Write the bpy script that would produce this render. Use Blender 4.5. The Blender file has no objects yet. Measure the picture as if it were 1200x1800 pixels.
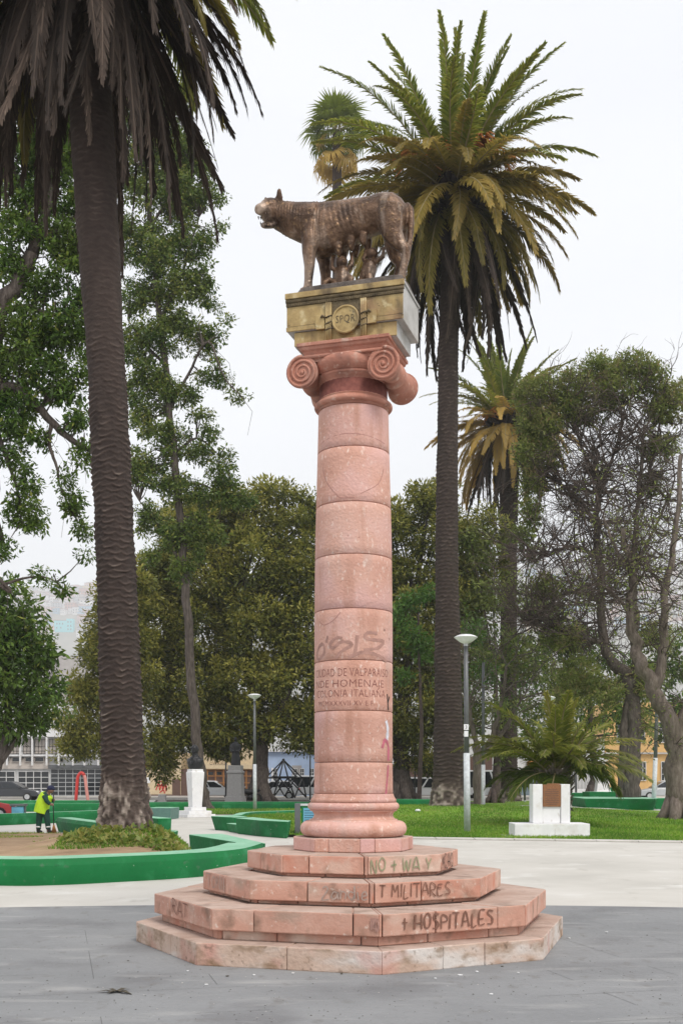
import bpy, bmesh, math, random
import numpy as np
from mathutils import Vector, Matrix, noise as mnoise

random.seed(7); RNG = np.random.default_rng(11)
R = math.radians
SC = bpy.context.scene
COL = SC.collection

# ------------------------------------------------------------------ camera, sky, sun, exposure
CAM_H = 1.6; FPX = 2000.0; HOR = 1370.0          # measured from the photograph (1200 x 1800)
cam_d = bpy.data.cameras.new('camera'); cam = bpy.data.objects.new('camera', cam_d); COL.objects.link(cam)
cam.location = (0, 0, CAM_H); cam.rotation_euler = (R(90), 0, 0)
cam_d.sensor_fit = 'HORIZONTAL'; cam_d.sensor_width = 36; cam_d.lens = 36 * FPX / 1200
cam_d.shift_y = (HOR - 900) / 1200
cam_d.clip_start = .1; cam_d.clip_end = 9000
SC.camera = cam

SUN_EL, SUN_AZ = 52, 148                          # degrees; azimuth clockwise from +Y (behind the camera, to the right)
world = bpy.data.worlds.new('World'); SC.world = world; world.use_nodes = True
wn = world.node_tree; wn.nodes.clear()
w_out = wn.nodes.new('ShaderNodeOutputWorld'); w_mix = wn.nodes.new('ShaderNodeMixShader')
w_sky = wn.nodes.new('ShaderNodeTexSky'); w_sky.sky_type = 'NISHITA'; w_sky.sun_disc = False
w_sky.sun_elevation = R(SUN_EL); w_sky.sun_rotation = R(SUN_AZ)
w_b1 = wn.nodes.new('ShaderNodeBackground'); w_b1.inputs[1].default_value = .12
w_b2 = wn.nodes.new('ShaderNodeBackground'); w_b2.inputs[1].default_value = .84
w_tc = wn.nodes.new('ShaderNodeTexCoord'); w_map = wn.nodes.new('ShaderNodeMapping'); w_map.inputs['Scale'].default_value = (1, 1, 3)
w_no = wn.nodes.new('ShaderNodeTexNoise'); w_no.inputs['Scale'].default_value = 1.6; w_no.inputs['Detail'].default_value = 4
w_ra = wn.nodes.new('ShaderNodeValToRGB')
w_ra.color_ramp.elements[0].position = .3; w_ra.color_ramp.elements[0].color = (.745, .755, .785, 1)
w_ra.color_ramp.elements[1].position = .7; w_ra.color_ramp.elements[1].color = (.845, .852, .877, 1)
wn.links.new(w_tc.outputs['Generated'], w_map.inputs[0]); wn.links.new(w_map.outputs[0], w_no.inputs[0])
wn.links.new(w_no.outputs[0], w_ra.inputs[0]); wn.links.new(w_ra.outputs[0], w_b2.inputs[0])
wn.links.new(w_sky.outputs[0], w_b1.inputs[0])
w_mix.inputs[0].default_value = .93              # closed cloud cover over the clear sky
wn.links.new(w_b1.outputs[0], w_mix.inputs[1]); wn.links.new(w_b2.outputs[0], w_mix.inputs[2])
wn.links.new(w_mix.outputs[0], w_out.inputs[0])

sun_d = bpy.data.lights.new('sun', 'SUN'); sun = bpy.data.objects.new('sun', sun_d); COL.objects.link(sun)
sun_d.energy = 1.5; sun_d.angle = R(20); sun_d.color = (1, .94, .86)
sun.rotation_euler = (R(90 - SUN_EL), 0, R(180 - SUN_AZ) )
sun.location = (10, -10, 40)
SC.view_settings.view_transform = 'Standard'; SC.view_settings.look = 'None'
SC.view_settings.exposure = 0.62; SC.view_settings.gamma = 1; SC.view_settings.use_curve_mapping = False
SC.render.engine = 'CYCLES'
SC.cycles.max_bounces = 8; SC.cycles.diffuse_bounces = 3; SC.cycles.volume_bounces = 5
SC.cycles.transparent_max_bounces = 4; SC.cycles.use_adaptive_sampling = True; SC.cycles.use_denoising = True

# ------------------------------------------------------------------ helpers
def P(px, py, Y):                                 # photo pixel at depth Y -> world
    return Vector(((px - 600) / FPX * Y, Y, CAM_H + (HOR - py) / FPX * Y))
def GY(py, z=0.0): return (CAM_H - z) * FPX / (py - HOR)      # depth of a ground pixel
def G(px, py, z=0.0):
    Y = GY(py, z); return Vector(((px - 600) / FPX * Y, Y, z))

def fz(v): return (float(v[0]), float(v[1]), float(v[2]))

MATS = {}
def mat(name, cols, scale=4, detail=5, rough=.8, bump=.2, bscale=None, metal=0, stretch=(1, 1, 1), spec=.35, dist=.02,
        second=None, rand=0, attr=None, voro=None, trans=0, coord='Object'):
    """noise -> colour ramp principled. second=(rgb, scale, lo, hi): stains; attr=(rgb,): mixes by the 'tint' attribute;
    rand: value variation per object."""
    m = bpy.data.materials.new(name); m.use_nodes = True; nt = m.node_tree; N = nt.nodes; L = nt.links
    b = N['Principled BSDF']; b.inputs['Roughness'].default_value = rough; b.inputs['Metallic'].default_value = metal
    b.inputs['Specular IOR Level'].default_value = spec
    tc = N.new('ShaderNodeTexCoord'); mp = N.new('ShaderNodeMapping'); mp.inputs['Scale'].default_value = stretch
    L.new(tc.outputs[coord], mp.inputs[0])
    if rand:
        oi = N.new('ShaderNodeObjectInfo'); ad = N.new('ShaderNodeVectorMath'); ad.operation = 'MULTIPLY_ADD'
        ad.inputs[1].default_value = (1, 1, 1)
        L.new(mp.outputs[0], ad.inputs[0])
        sc = N.new('ShaderNodeVectorMath'); sc.operation = 'SCALE'; sc.inputs[0].default_value = (37, 53, 71)
        L.new(oi.outputs['Random'], sc.inputs['Scale']); L.new(sc.outputs[0], ad.inputs[2]); vec = ad.outputs[0]
    else: vec = mp.outputs[0]
    no = N.new('ShaderNodeTexNoise'); no.inputs['Scale'].default_value = scale; no.inputs['Detail'].default_value = detail
    no.inputs['Roughness'].default_value = .62
    L.new(vec, no.inputs[0])
    ra = N.new('ShaderNodeValToRGB'); els = ra.color_ramp.elements
    while len(els) < len(cols): els.new(.5)
    for e, (p, c) in zip(els, cols): e.position = p; e.color = (*c, 1)
    L.new(no.outputs[0], ra.inputs[0]); col = ra.outputs[0]
    def mix(a, bcol, fac, blend='MIX'):
        mx = N.new('ShaderNodeMixRGB'); mx.blend_type = blend
        if isinstance(fac, (int, float)): mx.inputs[0].default_value = fac
        else: L.new(fac, mx.inputs[0])
        L.new(a, mx.inputs[1])
        if isinstance(bcol, tuple): mx.inputs[2].default_value = (*bcol, 1)
        else: L.new(bcol, mx.inputs[2])
        return mx.outputs[0]
    def mapr(v, lo, hi, tlo=0, thi=1):
        mr = N.new('ShaderNodeMapRange'); mr.inputs[1].default_value = lo; mr.inputs[2].default_value = hi
        mr.inputs[3].default_value = tlo; mr.inputs[4].default_value = thi; L.new(v, mr.inputs[0]); return mr.outputs[0]
    for s in (second or []):
        n2 = N.new('ShaderNodeTexNoise'); n2.inputs['Scale'].default_value = s[1]; n2.inputs['Detail'].default_value = 6
        if len(s) > 4:
            m2 = N.new('ShaderNodeMapping'); m2.inputs['Scale'].default_value = s[4]; L.new(vec, m2.inputs[0]); L.new(m2.outputs[0], n2.inputs[0])
        else: L.new(vec, n2.inputs[0])
        col = mix(col, s[0], mapr(n2.outputs[0], s[2], s[3]))
    if attr:
        at = N.new('ShaderNodeAttribute'); at.attribute_name = 'tint'
        r2 = N.new('ShaderNodeValToRGB'); e2 = r2.color_ramp.elements
        while len(e2) < len(attr): e2.new(.5)
        for e, (p, c) in zip(e2, attr): e.position = p; e.color = (*c, 1)
        L.new(at.outputs['Fac'], r2.inputs[0]); col = mix(r2.outputs[0], col, .25)
    if rand:
        hs = N.new('ShaderNodeHueSaturation'); L.new(mapr(oi.outputs['Random'], 0, 1, 1 - rand, 1 + rand), hs.inputs['Value'])
        L.new(col, hs.inputs['Color']); col = hs.outputs[0]
    L.new(col, b.inputs['Base Color'])
    if bump:
        nb = N.new('ShaderNodeTexNoise'); nb.inputs['Scale'].default_value = bscale or scale * 6; nb.inputs['Detail'].default_value = 6
        L.new(vec, nb.inputs[0]); h = nb.outputs[0]
        if voro:
            vo = N.new('ShaderNodeTexVoronoi'); vo.inputs['Scale'].default_value = voro[0]; L.new(vec, vo.inputs[0])
            ma = N.new('ShaderNodeMath'); ma.operation = 'MULTIPLY_ADD'; ma.inputs[1].default_value = voro[1]
            L.new(vo.outputs['Distance'], ma.inputs[0]); L.new(h, ma.inputs[2]); h = ma.outputs[0]
        bp = N.new('ShaderNodeBump'); bp.inputs['Strength'].default_value = bump; bp.inputs['Distance'].default_value = dist
        L.new(h, bp.inputs['Height']); L.new(bp.outputs[0], b.inputs['Normal'])
        rr = mapr(nb.outputs[0], .3, .7, max(0, rough - .08), min(1, rough + .08)); L.new(rr, b.inputs['Roughness'])
    if trans:
        tb = N.new('ShaderNodeBsdfTranslucent'); L.new(col, tb.inputs[0]); ms = N.new('ShaderNodeMixShader'); ms.inputs[0].default_value = trans
        L.new(b.outputs[0], ms.inputs[1]); L.new(tb.outputs[0], ms.inputs[2]); L.new(ms.outputs[0], N['Material Output'].inputs[0])
    MATS[name] = m; return m
def flat(name, c, rough=.6, metal=0, spec=.4, var=.12, scale=6, bump=.05):
    d = tuple(x * (1 - var) for x in c); l = tuple(min(1, x * (1 + var)) for x in c)
    return mat(name, [(.3, d), (.7, l)], scale, 4, rough, bump, metal=metal, spec=spec)

ORG = {}                                          # object name -> world origin of its thing
def link(o, parent=None):
    COL.objects.link(o)
    if parent is not None: o.parent = parent; ORG[o.name] = ORG.get(parent.name, Vector((0, 0, 0)))
    return o
def tag(o, label=None, cat=None, group=None, kind=None):
    if label: o['label'] = label
    if cat: o['category'] = cat
    if group: o['group'] = group
    if kind: o['kind'] = kind
    return o
def thing(name, label, cat, loc, group=None):
    o = bpy.data.objects.new(name, None); o.empty_display_size = .2; o.location = loc; COL.objects.link(o)
    ORG[o.name] = Vector(loc); return tag(o, label, cat, group)
def mesh_np(name, V, F, smooth=False, tint=None):
    V = np.asarray(V, np.float32); F = np.asarray(F, np.int32); n, k = F.shape
    me = bpy.data.meshes.new(name); me.vertices.add(len(V)); me.vertices.foreach_set('co', V.ravel())
    me.loops.add(n * k); me.loops.foreach_set('vertex_index', F.ravel())
    me.polygons.add(n); me.polygons.foreach_set('loop_start', np.arange(0, n * k, k, dtype=np.int32))
    me.update(calc_edges=True); 
    if smooth: me.polygons.foreach_set('use_smooth', np.ones(n, bool))
    if tint is not None:
        a = me.attributes.new('tint', 'FLOAT', 'POINT'); a.data.foreach_set('value', np.asarray(tint, np.float32))
    me.validate(); return me
def obj_np(name, V, F, m, parent=None, smooth=False, tint=None):
    V = np.asarray(V, float)
    if parent is not None: V = V - np.array(ORG.get(parent.name, (0, 0, 0)))
    me = mesh_np(name, V, F, smooth, tint); me.materials.append(m)
    return link(bpy.data.objects.new(name, me), parent)

class MB:
    def __init__(s, xf=None): s.v = []; s.f = []; s.sm = []; s.mi = []; s.xf = xf; s.cm = 0
    def add(s, vs, fs, smooth=False):
        b = len(s.v)
        for v in vs:
            v = Vector(v); s.v.append(s.xf(v) if s.xf else v)
        for f in fs: s.f.append(tuple(i + b for i in f)); s.sm.append(smooth); s.mi.append(s.cm)
        return s
    def box(s, x0, x1, y0, y1, z0, z1, M=None):
        vs = [Vector((x, y, z)) for z in (z0, z1) for y in (y0, y1) for x in (x0, x1)]
        if M: vs = [M @ v for v in vs]
        return s.add(vs, [(0, 2, 3, 1), (4, 5, 7, 6), (0, 1, 5, 4), (2, 6, 7, 3), (0, 4, 6, 2), (1, 3, 7, 5)])
    def prism(s, poly, z0, z1, poly_b=None):      # poly: CCW (x, y) list; poly_b: bottom outline
        n = len(poly); pb = poly_b or poly
        vs = [(x, y, z0) for x, y in pb] + [(x, y, z1) for x, y in poly]
        return s.add(vs, [tuple(range(n - 1, -1, -1)), tuple(range(n, 2 * n))] + [(i, (i + 1) % n, n + (i + 1) % n, n + i) for i in range(n)])
    def tube(s, pts, rad, k=8, cap=True, flat_=None):
        pts = [Vector(p) for p in pts]; n = len(pts)
        if not hasattr(rad, '__len__'): rad = [rad] * n
        vs = []; up = Vector((0, 0, 1)); prev = None
        for i, p in enumerate(pts):
            t = (pts[min(i + 1, n - 1)] - pts[max(i - 1, 0)])
            if t.length < 1e-9: t = Vector((0, 0, 1))
            t.normalize()
            if prev is None:
                a = Vector((1, 0, 0)) if abs(t.x) < .9 else Vector((0, 1, 0)); a = (a - t * a.dot(t)).normalized()
            else:
                a = prev - t * prev.dot(t)
                a = a.normalized() if a.length > 1e-6 else t.orthogonal().normalized()
            prev = a; b = t.cross(a); rr = rad[i]; ra, rb = (rr if hasattr(rr, '__len__') else (rr, rr))
            for j in range(k):
                w = 2 * math.pi * j / k; vs.append(p + a * (math.cos(w) * ra) + b * (math.sin(w) * rb))
        fs = [(i * k + j, i * k + (j + 1) % k, (i + 1) * k + (j + 1) % k, (i + 1) * k + j) for i in range(n - 1) for j in range(k)]
        if cap: fs += [tuple(range(k - 1, -1, -1)), tuple((n - 1) * k + j for j in range(k))]
        return s.add(vs, fs, True)
    def lathe(s, prof, k=48, c=(0, 0), smooth=True, a0=0, a1=None, cap=True):
        n = len(prof); vs = []; full = a1 is None; kk = k if full else k + 1
        for r, z in prof:
            for j in range(kk):
                w = a0 + (2 * math.pi if full else a1 - a0) * j / k
                vs.append((c[0] + r * math.sin(w), c[1] - r * math.cos(w), z))
        fs = [(i * kk + j, i * kk + (j + 1) % kk, (i + 1) * kk + (j + 1) % kk, (i + 1) * kk + j) for i in range(n - 1) for j in range(k)]
        s.add(vs, fs, smooth)
        if cap and full:
            b = len(s.f); N0 = len(s.v) - n * kk
            s.f += [tuple(N0 + j for j in range(kk - 1, -1, -1)), tuple(N0 + (n - 1) * kk + j for j in range(kk))]; s.sm += [False, False]; s.mi += [s.cm, s.cm]
        return s
    def ball(s, c, r, k=10, n=7, M=None):
        rx, ry, rz = r if hasattr(r, '__len__') else (r, r, r); vs = []
        for i in range(n + 1):
            p = math.pi * i / n
            for j in range(k):
                w = 2 * math.pi * j / k
                d = Vector((math.sin(p) * math.cos(w) * rx, math.sin(p) * math.sin(w) * ry, -math.cos(p) * rz))
                if M: d = M @ d
                vs.append(Vector(c) + d)
        return s.add(vs, [(i * k + j, i * k + (j + 1) % k, (i + 1) * k + (j + 1) % k, (i + 1) * k + j) for i in range(n) for j in range(k)], True)
    def build(s, name, m, parent=None, bevel=0, merge=False):
        o_ = ORG.get(parent.name, Vector((0, 0, 0))) if parent is not None else Vector((0, 0, 0))
        me = bpy.data.meshes.new(name); me.from_pydata([tuple(v - o_) for v in s.v], [], s.f)
        me.polygons.foreach_set('use_smooth', s.sm)
        for mm in (m if isinstance(m, (list, tuple)) else [m]): me.materials.append(mm)
        me.polygons.foreach_set('material_index', s.mi)
        if merge:
            bm = bmesh.new(); bm.from_mesh(me); bmesh.ops.remove_doubles(bm, verts=bm.verts, dist=1e-4); bm.to_mesh(me); bm.free()
        me.update(); o = link(bpy.data.objects.new(name, me), parent)
        if bevel:
            md = o.modifiers.new('bevel', 'BEVEL'); md.width = bevel; md.segments = 2; md.limit_method = 'ANGLE'; md.angle_limit = R(30)
        return o
    def single(s, name, m, label, cat, group=None, bevel=0, base=None):     # a thing that is one mesh
        vs = np.array([tuple(v) for v in s.v]); c = Vector(base) if base is not None else Vector(((vs[:, 0].min() + vs[:, 0].max()) / 2, (vs[:, 1].min() + vs[:, 1].max()) / 2, vs[:, 2].min()))
        s.v = [v - c for v in s.v]; o = s.build(name, m, None, bevel); o.location = c; ORG[o.name] = c.copy(); return tag(o, label, cat, group)

def remeshed(mb, name, m, parent, voxel=.012, smooth=3):
    o_ = ORG.get(parent.name, Vector((0, 0, 0))) if parent is not None else Vector((0, 0, 0))
    me = bpy.data.meshes.new(name); me.from_pydata([tuple(v - o_) for v in mb.v], [], mb.f); me.update()
    t = bpy.data.objects.new(name, me); COL.objects.link(t)
    r = t.modifiers.new('r', 'REMESH'); r.mode = 'VOXEL'; r.voxel_size = voxel
    if smooth: sm = t.modifiers.new('s', 'SMOOTH'); sm.iterations = smooth; sm.factor = .5
    dg = bpy.context.evaluated_depsgraph_get(); me2 = bpy.data.meshes.new_from_object(t.evaluated_get(dg))
    COL.objects.unlink(t); bpy.data.objects.remove(t); bpy.data.meshes.remove(me)
    me2.name = name; me2.materials.clear(); me2.materials.append(m); me2.polygons.foreach_set('use_smooth', np.ones(len(me2.polygons), bool))
    return link(bpy.data.objects.new(name, me2), parent)

def copy_tree(o, parent=None):
    c = o.copy(); COL.objects.link(c); c.parent = parent
    for ch in list(o.children): copy_tree(ch, c)
    return c
def cr(pts, n=6):                                 # Catmull-Rom through points
    pts = [Vector(p) for p in pts]; out = []
    for i in range(len(pts) - 1):
        a = pts[max(i - 1, 0)]; b = pts[i]; c = pts[i + 1]; d = pts[min(i + 2, len(pts) - 1)]
        for k in range(n):
            t = k / n; out.append(.5 * ((2 * b) + (c - a) * t + (2 * a - 5 * b + 4 * c - d) * t * t + (3 * b - a - 3 * c + d) * t ** 3))
    out.append(pts[-1]); return out
def lerp_list(vals, n):
    xs = np.linspace(0, len(vals) - 1, n); return list(np.interp(xs, range(len(vals)), vals))

# ------------------------------------------------------------------ materials
mat('pink_stone', [(.28, (.50, .262, .195)), (.5, (.585, .335, .262)), (.72, (.64, .41, .335))], 2.2, 8, .78, .55, 38, dist=.016, rand=.07,
    second=[((.74, .57, .49), 26, .58, .72, (1.2, 1.2, .7)), ((.38, .19, .145), 34, .67, .76), ((.60, .36, .34), 1.1, .5, .72), ((.45, .235, .17), 3.4, .54, .76, (2, 2, .22)), ((.48, .38, .34), 2.1, .58, .80, (1.4, 1.4, .3))])
mat('pink_stone_worn', [(.28, (.46, .24, .175)), (.5, (.55, .31, .235)), (.72, (.62, .40, .32))], 2.6, 8, .85, .35, 34, dist=.014, rand=.06,
    second=[((.58, .45, .37), 1.6, .52, .72), ((.26, .16, .115), 5, .55, .74), ((.52, .21, .14), 3, .56, .74), ((.36, .27, .21), 2.2, .56, .78, (1, 1, 2.2)), ((.68, .56, .48), 19, .63, .74)])
mat('step_top', [(.3, (.36, .25, .2)), (.7, (.52, .4, .34))], 2.5, 8, .9, .5, 30, dist=.012, second=[((.28, .2, .16), 3.5, .55, .7)])
mat('base_stone', [(.28, (.42, .29, .22)), (.5, (.53, .39, .31)), (.72, (.62, .49, .41))], 3, 8, .88, .5, 26, dist=.018,
    second=[((.62, .57, .53), 1.5, .50, .66, (1, 1, 2.5)), ((.52, .25, .20), 1.9, .53, .72), ((.25, .165, .10), 4, .52, .70, (1, 1, 2)), ((.42, .44, .36), 1.1, .60, .74), ((.20, .14, .10), 15, .62, .75)])
mat('cap_stone', [(.28, (.34, .14, .095)), (.5, (.45, .20, .14)), (.72, (.54, .28, .21))], 3, 8, .75, .5, 40, dist=.012,
    second=[((.20, .10, .08), 4, .54, .74), ((.60, .40, .32), 22, .60, .74), ((.17, .10, .08), 2.4, .56, .78, (1.5, 1.5, .3)), ((.50, .36, .29), 6, .6, .76)])
mat('engraved', [(.3, (.15, .05, .04)), (.7, (.25, .09, .07))], 20, 3, .9, 0)
mat('bronze', [(.3, (.05, .028, .017)), (.5, (.12, .07, .043)), (.7, (.27, .165, .105))], 5, 9, .42, .55, 30, metal=.4, dist=.016, voro=(46, .4),
    second=[((.48, .37, .29), 6, .53, .72, (1.0, 1.0, .3)), ((.022, .014, .011), 4.6, .52, .74, (1.4, 1.4, .5)), ((.42, .26, .13), 24, .58, .86)])
mat('bronze_dark', [(.3, (.03, .02, .016)), (.7, (.14, .09, .065))], 8, 6, .5, .4, 30, metal=.35, dist=.01)
mat('bronze_slab', [(.3, (.06, .05, .045)), (.7, (.17, .14, .12))], 9, 7, .7, .9, 26, metal=.15, dist=.02)
mat('gold_stone', [(.28, (.26, .175, .075)), (.5, (.43, .31, .135)), (.72, (.56, .44, .22))], 6, 7, .6, .4, 36, metal=.1, dist=.01,
    second=[((.11, .078, .045), 5, .50, .70, (1, 1, .35)), ((.66, .56, .34), 9, .6, .74), ((.30, .17, .09), 3, .58, .75), ((.05, .04, .03), 18, .66, .76)])
mat('gold_dark', [(.3, (.06, .045, .025)), (.7, (.2, .15, .08))], 14, 6, .6, .6, 50, dist=.01)
mat('pale_stone', [(.28, (.34, .33, .31)), (.5, (.45, .44, .42)), (.72, (.54, .53, .51))], 4, 8, .85, .3, 40, dist=.01,
    second=[((.3, .27, .23), 2.4, .6, .76)])
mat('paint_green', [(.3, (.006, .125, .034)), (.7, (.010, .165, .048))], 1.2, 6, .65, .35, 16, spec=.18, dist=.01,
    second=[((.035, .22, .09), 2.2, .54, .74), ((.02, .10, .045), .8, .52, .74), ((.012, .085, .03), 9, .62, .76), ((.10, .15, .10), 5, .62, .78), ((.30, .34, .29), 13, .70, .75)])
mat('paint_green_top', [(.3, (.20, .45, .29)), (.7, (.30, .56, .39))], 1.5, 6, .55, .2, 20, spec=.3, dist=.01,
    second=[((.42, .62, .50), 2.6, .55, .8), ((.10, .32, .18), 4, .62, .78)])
mat('white_paint', [(.3, (.7, .7, .71)), (.7, (.8, .8, .8))], 3, 6, .6, .15, 20, dist=.01, second=[((.58, .55, .50), 2.2, .55, .78), ((.42, .38, .33), 7, .64, .78, (1, 1, .5))])
mat('paving_light', [(.25, (.43, .415, .38)), (.5, (.52, .50, .46)), (.75, (.60, .58, .545))], .35, 9, .9, .35, 26, dist=.01,
    second=[((.36, .34, .30), 2.4, .62, .8, (1, .4, 1)), ((.62, .61, .58), 1.1, .58, .75), ((.28, .26, .23), 20, .72, .78, (1, .3, 1))])
mat('paving_dark', [(.25, (.18, .185, .19)), (.5, (.225, .23, .235)), (.75, (.27, .275, .28))], .5, 9, .8, .5, 22, dist=.012,
    second=[((.15, .15, .155), .9, .52, .74), ((.32, .32, .315), 2.2, .56, .78, (.5, 1.6, 1)), ((.12, .12, .12), 18, .64, .78, (.6, 2.5, 1)), ((.40, .39, .37), 24, .68, .78), ((.17, .165, .16), 5, .6, .75, (1, .6, 1))])
mat('grass_ground', [(.3, (.07, .15, .014)), (.5, (.15, .29, .024)), (.7, (.24, .36, .05))], 2.2, 8, .95, .8, 40, dist=.04,
    second=[((.24, .23, .07), 1.1, .55, .72), ((.26, .18, .10), .5, .60, .72)])
mat('dry_soil', [(.3, (.22, .145, .085)), (.5, (.32, .215, .13)), (.7, (.40, .285, .18))], 1.6, 8, .95, .6, 30, dist=.03,
    second=[((.20, .19, .06), .9, .56, .68)])
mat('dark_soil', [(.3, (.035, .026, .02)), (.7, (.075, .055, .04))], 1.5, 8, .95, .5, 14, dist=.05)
mat('grass_blade', [(.3, (.05, .12, .015)), (.7, (.10, .19, .03))], .7, 4, .7, 0, attr=[(0, (.08, .19, .012)), (.5, (.20, .40, .028)), (.85, (.38, .52, .06)), (1, (.48, .43, .17))], trans=.3)
mat('asphalt', [(.3, (.045, .045, .047)), (.7, (.075, .075, .077))], .6, 8, .9, .3, 30, dist=.01)
mat('palm_trunk', [(.3, (.045, .032, .027)), (.5, (.085, .062, .052)), (.7, (.135, .103, .088))], 6, 7, .92, .6, 40, dist=.012, stretch=(1, 1, 2),
    attr=[(0, (.012, .008, .007)), (.4, (.045, .031, .026)), (.66, (.105, .08, .068)), (.8, (.24, .195, .165)), (1, (.42, .36, .31))])
mat('palm_root', [(.3, (.1, .08, .065)), (.5, (.2, .165, .14)), (.7, (.31, .27, .235))], 5, 8, .95, 1, 18, dist=.05)
mat('bark', [(.3, (.04, .031, .026)), (.5, (.085, .068, .058)), (.7, (.15, .125, .11))], 5, 8, .95, .8, 16, stretch=(2.4, 2.4, .5), dist=.04)
mat('bark_pale', [(.3, (.08, .062, .052)), (.5, (.15, .12, .10)), (.7, (.23, .19, .165))], 4, 8, .95, .8, 14, stretch=(2.4, 2.4, .5), dist=.04)
mat('twig', [(.3, (.05, .038, .034)), (.7, (.12, .088, .076))], 5, 3, .95, 0)
mat('frond_green', [(.3, (.04, .075, .015)), (.7, (.10, .13, .03))], 1.5, 3, .5, 0, attr=[(0, (.05, .09, .012)), (.5, (.18, .22, .028)), (1, (.42, .38, .07))], rand=.25, trans=.5, spec=.4)
mat('frond_old', [(.3, (.12, .10, .03)), (.7, (.24, .18, .06))], 1.5, 3, .6, 0, attr=[(0, (.12, .12, .02)), (.5, (.28, .22, .045)), (1, (.50, .33, .08))], rand=.3, trans=.48)
mat('frond_dead', [(.3, (.04, .028, .022)), (.7, (.10, .072, .055))], 1.5, 3, .85, 0, attr=[(0, (.014, .009, .007)), (.5, (.036, .025, .019)), (.8, (.10, .072, .055)), (1, (.28, .21, .16))], rand=.35, trans=.15)
mat('rachis', [(.3, (.16, .13, .06)), (.7, (.3, .25, .13))], 2, 3, .6, 0, rand=.2)
mat('orange_fruit', [(.3, (.30, .10, .02)), (.7, (.5, .2, .04))], 8, 3, .6, 0)
def leafmat(name, ramp, tr=.3, spec=.4, rough=.5): return mat(name, [(.3, ramp[0][1]), (.7, ramp[-1][1])], .6, 3, rough, 0, attr=ramp, trans=tr, spec=spec)
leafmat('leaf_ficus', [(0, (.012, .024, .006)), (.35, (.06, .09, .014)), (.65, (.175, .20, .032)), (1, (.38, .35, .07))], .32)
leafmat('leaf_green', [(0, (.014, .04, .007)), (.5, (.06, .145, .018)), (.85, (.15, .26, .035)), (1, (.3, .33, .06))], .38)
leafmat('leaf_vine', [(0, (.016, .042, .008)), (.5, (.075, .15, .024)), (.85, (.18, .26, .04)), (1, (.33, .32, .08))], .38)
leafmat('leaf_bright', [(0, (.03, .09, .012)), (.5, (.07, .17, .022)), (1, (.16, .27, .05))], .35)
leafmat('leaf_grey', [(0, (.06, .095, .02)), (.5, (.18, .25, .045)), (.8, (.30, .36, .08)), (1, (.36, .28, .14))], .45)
mat('haze_grey', [(.3, (.16, .17, .14)), (.7, (.3, .28, .24))], .01, 6, .95, 0)
flat('metal_grey', (.13, .135, .14), .45, .3); flat('metal_light', (.5, .51, .52), .45, .1); flat('metal_dark', (.02, .02, .022), .5, .2)
flat('lamp_white', (.75, .76, .77), .3); flat('pole_white', (.52, .55, .57), .6, var=.2, scale=9)
flat('glass_dark', (.015, .018, .022), .08, spec=.6, var=.05); flat('tyre', (.02, .02, .02), .8)
flat('cream', (.62, .50, .33), .8); flat('orange_wood', (.35, .16, .05), .7, scale=3); flat('brown_door', (.12, .07, .055), .7)
flat('yellow_wall', (.66, .42, .18), .85, scale=1); flat('blue_wall', (.38, .48, .66), .85, scale=1); flat('white_wall', (.66, .66, .66), .85, scale=1)
flat('grey_wall', (.36, .34, .33), .85, scale=1); flat('beige_wall', (.5, .45, .41), .85, scale=1); flat('red_paint', (.5, .04, .035), .4)
flat('hi_vis', (.52, .80, .03), .7); flat('navy', (.016, .02, .06), .8); flat('work_green', (.012, .055, .04), .85); flat('skin', (.25, .14, .10), .6)
flat('black', (.012, .012, .013), .6); flat('blue_panel', (.13, .36, .50), .5); flat('plaque', (.26, .12, .055), .5, .3, var=.25, scale=30, bump=.4)
flat('statue_black', (.022, .022, .024), .45, .3, bump=.2); flat('granite', (.33, .32, .31), .8, scale=12); flat('teal_paint', (.1, .2, .17), .55)

# ------------------------------------------------------------------ ground
def sheet(name, poly, z, m, kind='structure', parent=None):
    mb = MB(); mb.add([(x, y, z) for x, y in poly], [tuple(range(len(poly)))]); o = mb.build(name, m, parent); o['kind'] = kind; return o
sheet('ground', [(-3900, -60), (3900, -60), (3900, 5600), (-3900, 5600)], 0, MATS['paving_light'])
arc = [(25.5 * math.sin(t), -11.0 + 25.5 * math.cos(t)) for t in np.linspace(R(44), R(-44), 60)]
dk = [(-18, -20), (18, -20)] + arc
sheet('plaza_paving', dk, .004, MATS['paving_dark'])
# saw-cut joints of the dark paving: shallow strips, a finger wide
mb = MB(); a = R(14)
for i in range(-16, 17):
    for (dx, dy) in ((math.cos(a), math.sin(a)), (-math.sin(a), math.cos(a))):
        off = i * .92 + .3; c = Vector((0.1 - dy * off, 9.6 + dx * off, .0065)); d = Vector((dx, dy, 0)); n = Vector((-dy, dx, 0)) * .0018
        seg = [s for s in np.arange(-9, 9, .5)]
        for s0 in seg:
            p0 = c + d * s0; p1 = c + d * (s0 + .5)
            if p1.y < 13.7 and p0.y > 5 and p0.y < 13.7 and abs(p0.x) < 6 and random.random() < .3:
                mb.add([p0 - n, p1 - n, p1 + n, p0 + n], [(0, 1, 2, 3)])
flat('joint', (.10, .10, .10), .9)
jo = mb.build('paving_joint', MATS['joint']); jo['kind'] = 'structure'

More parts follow.
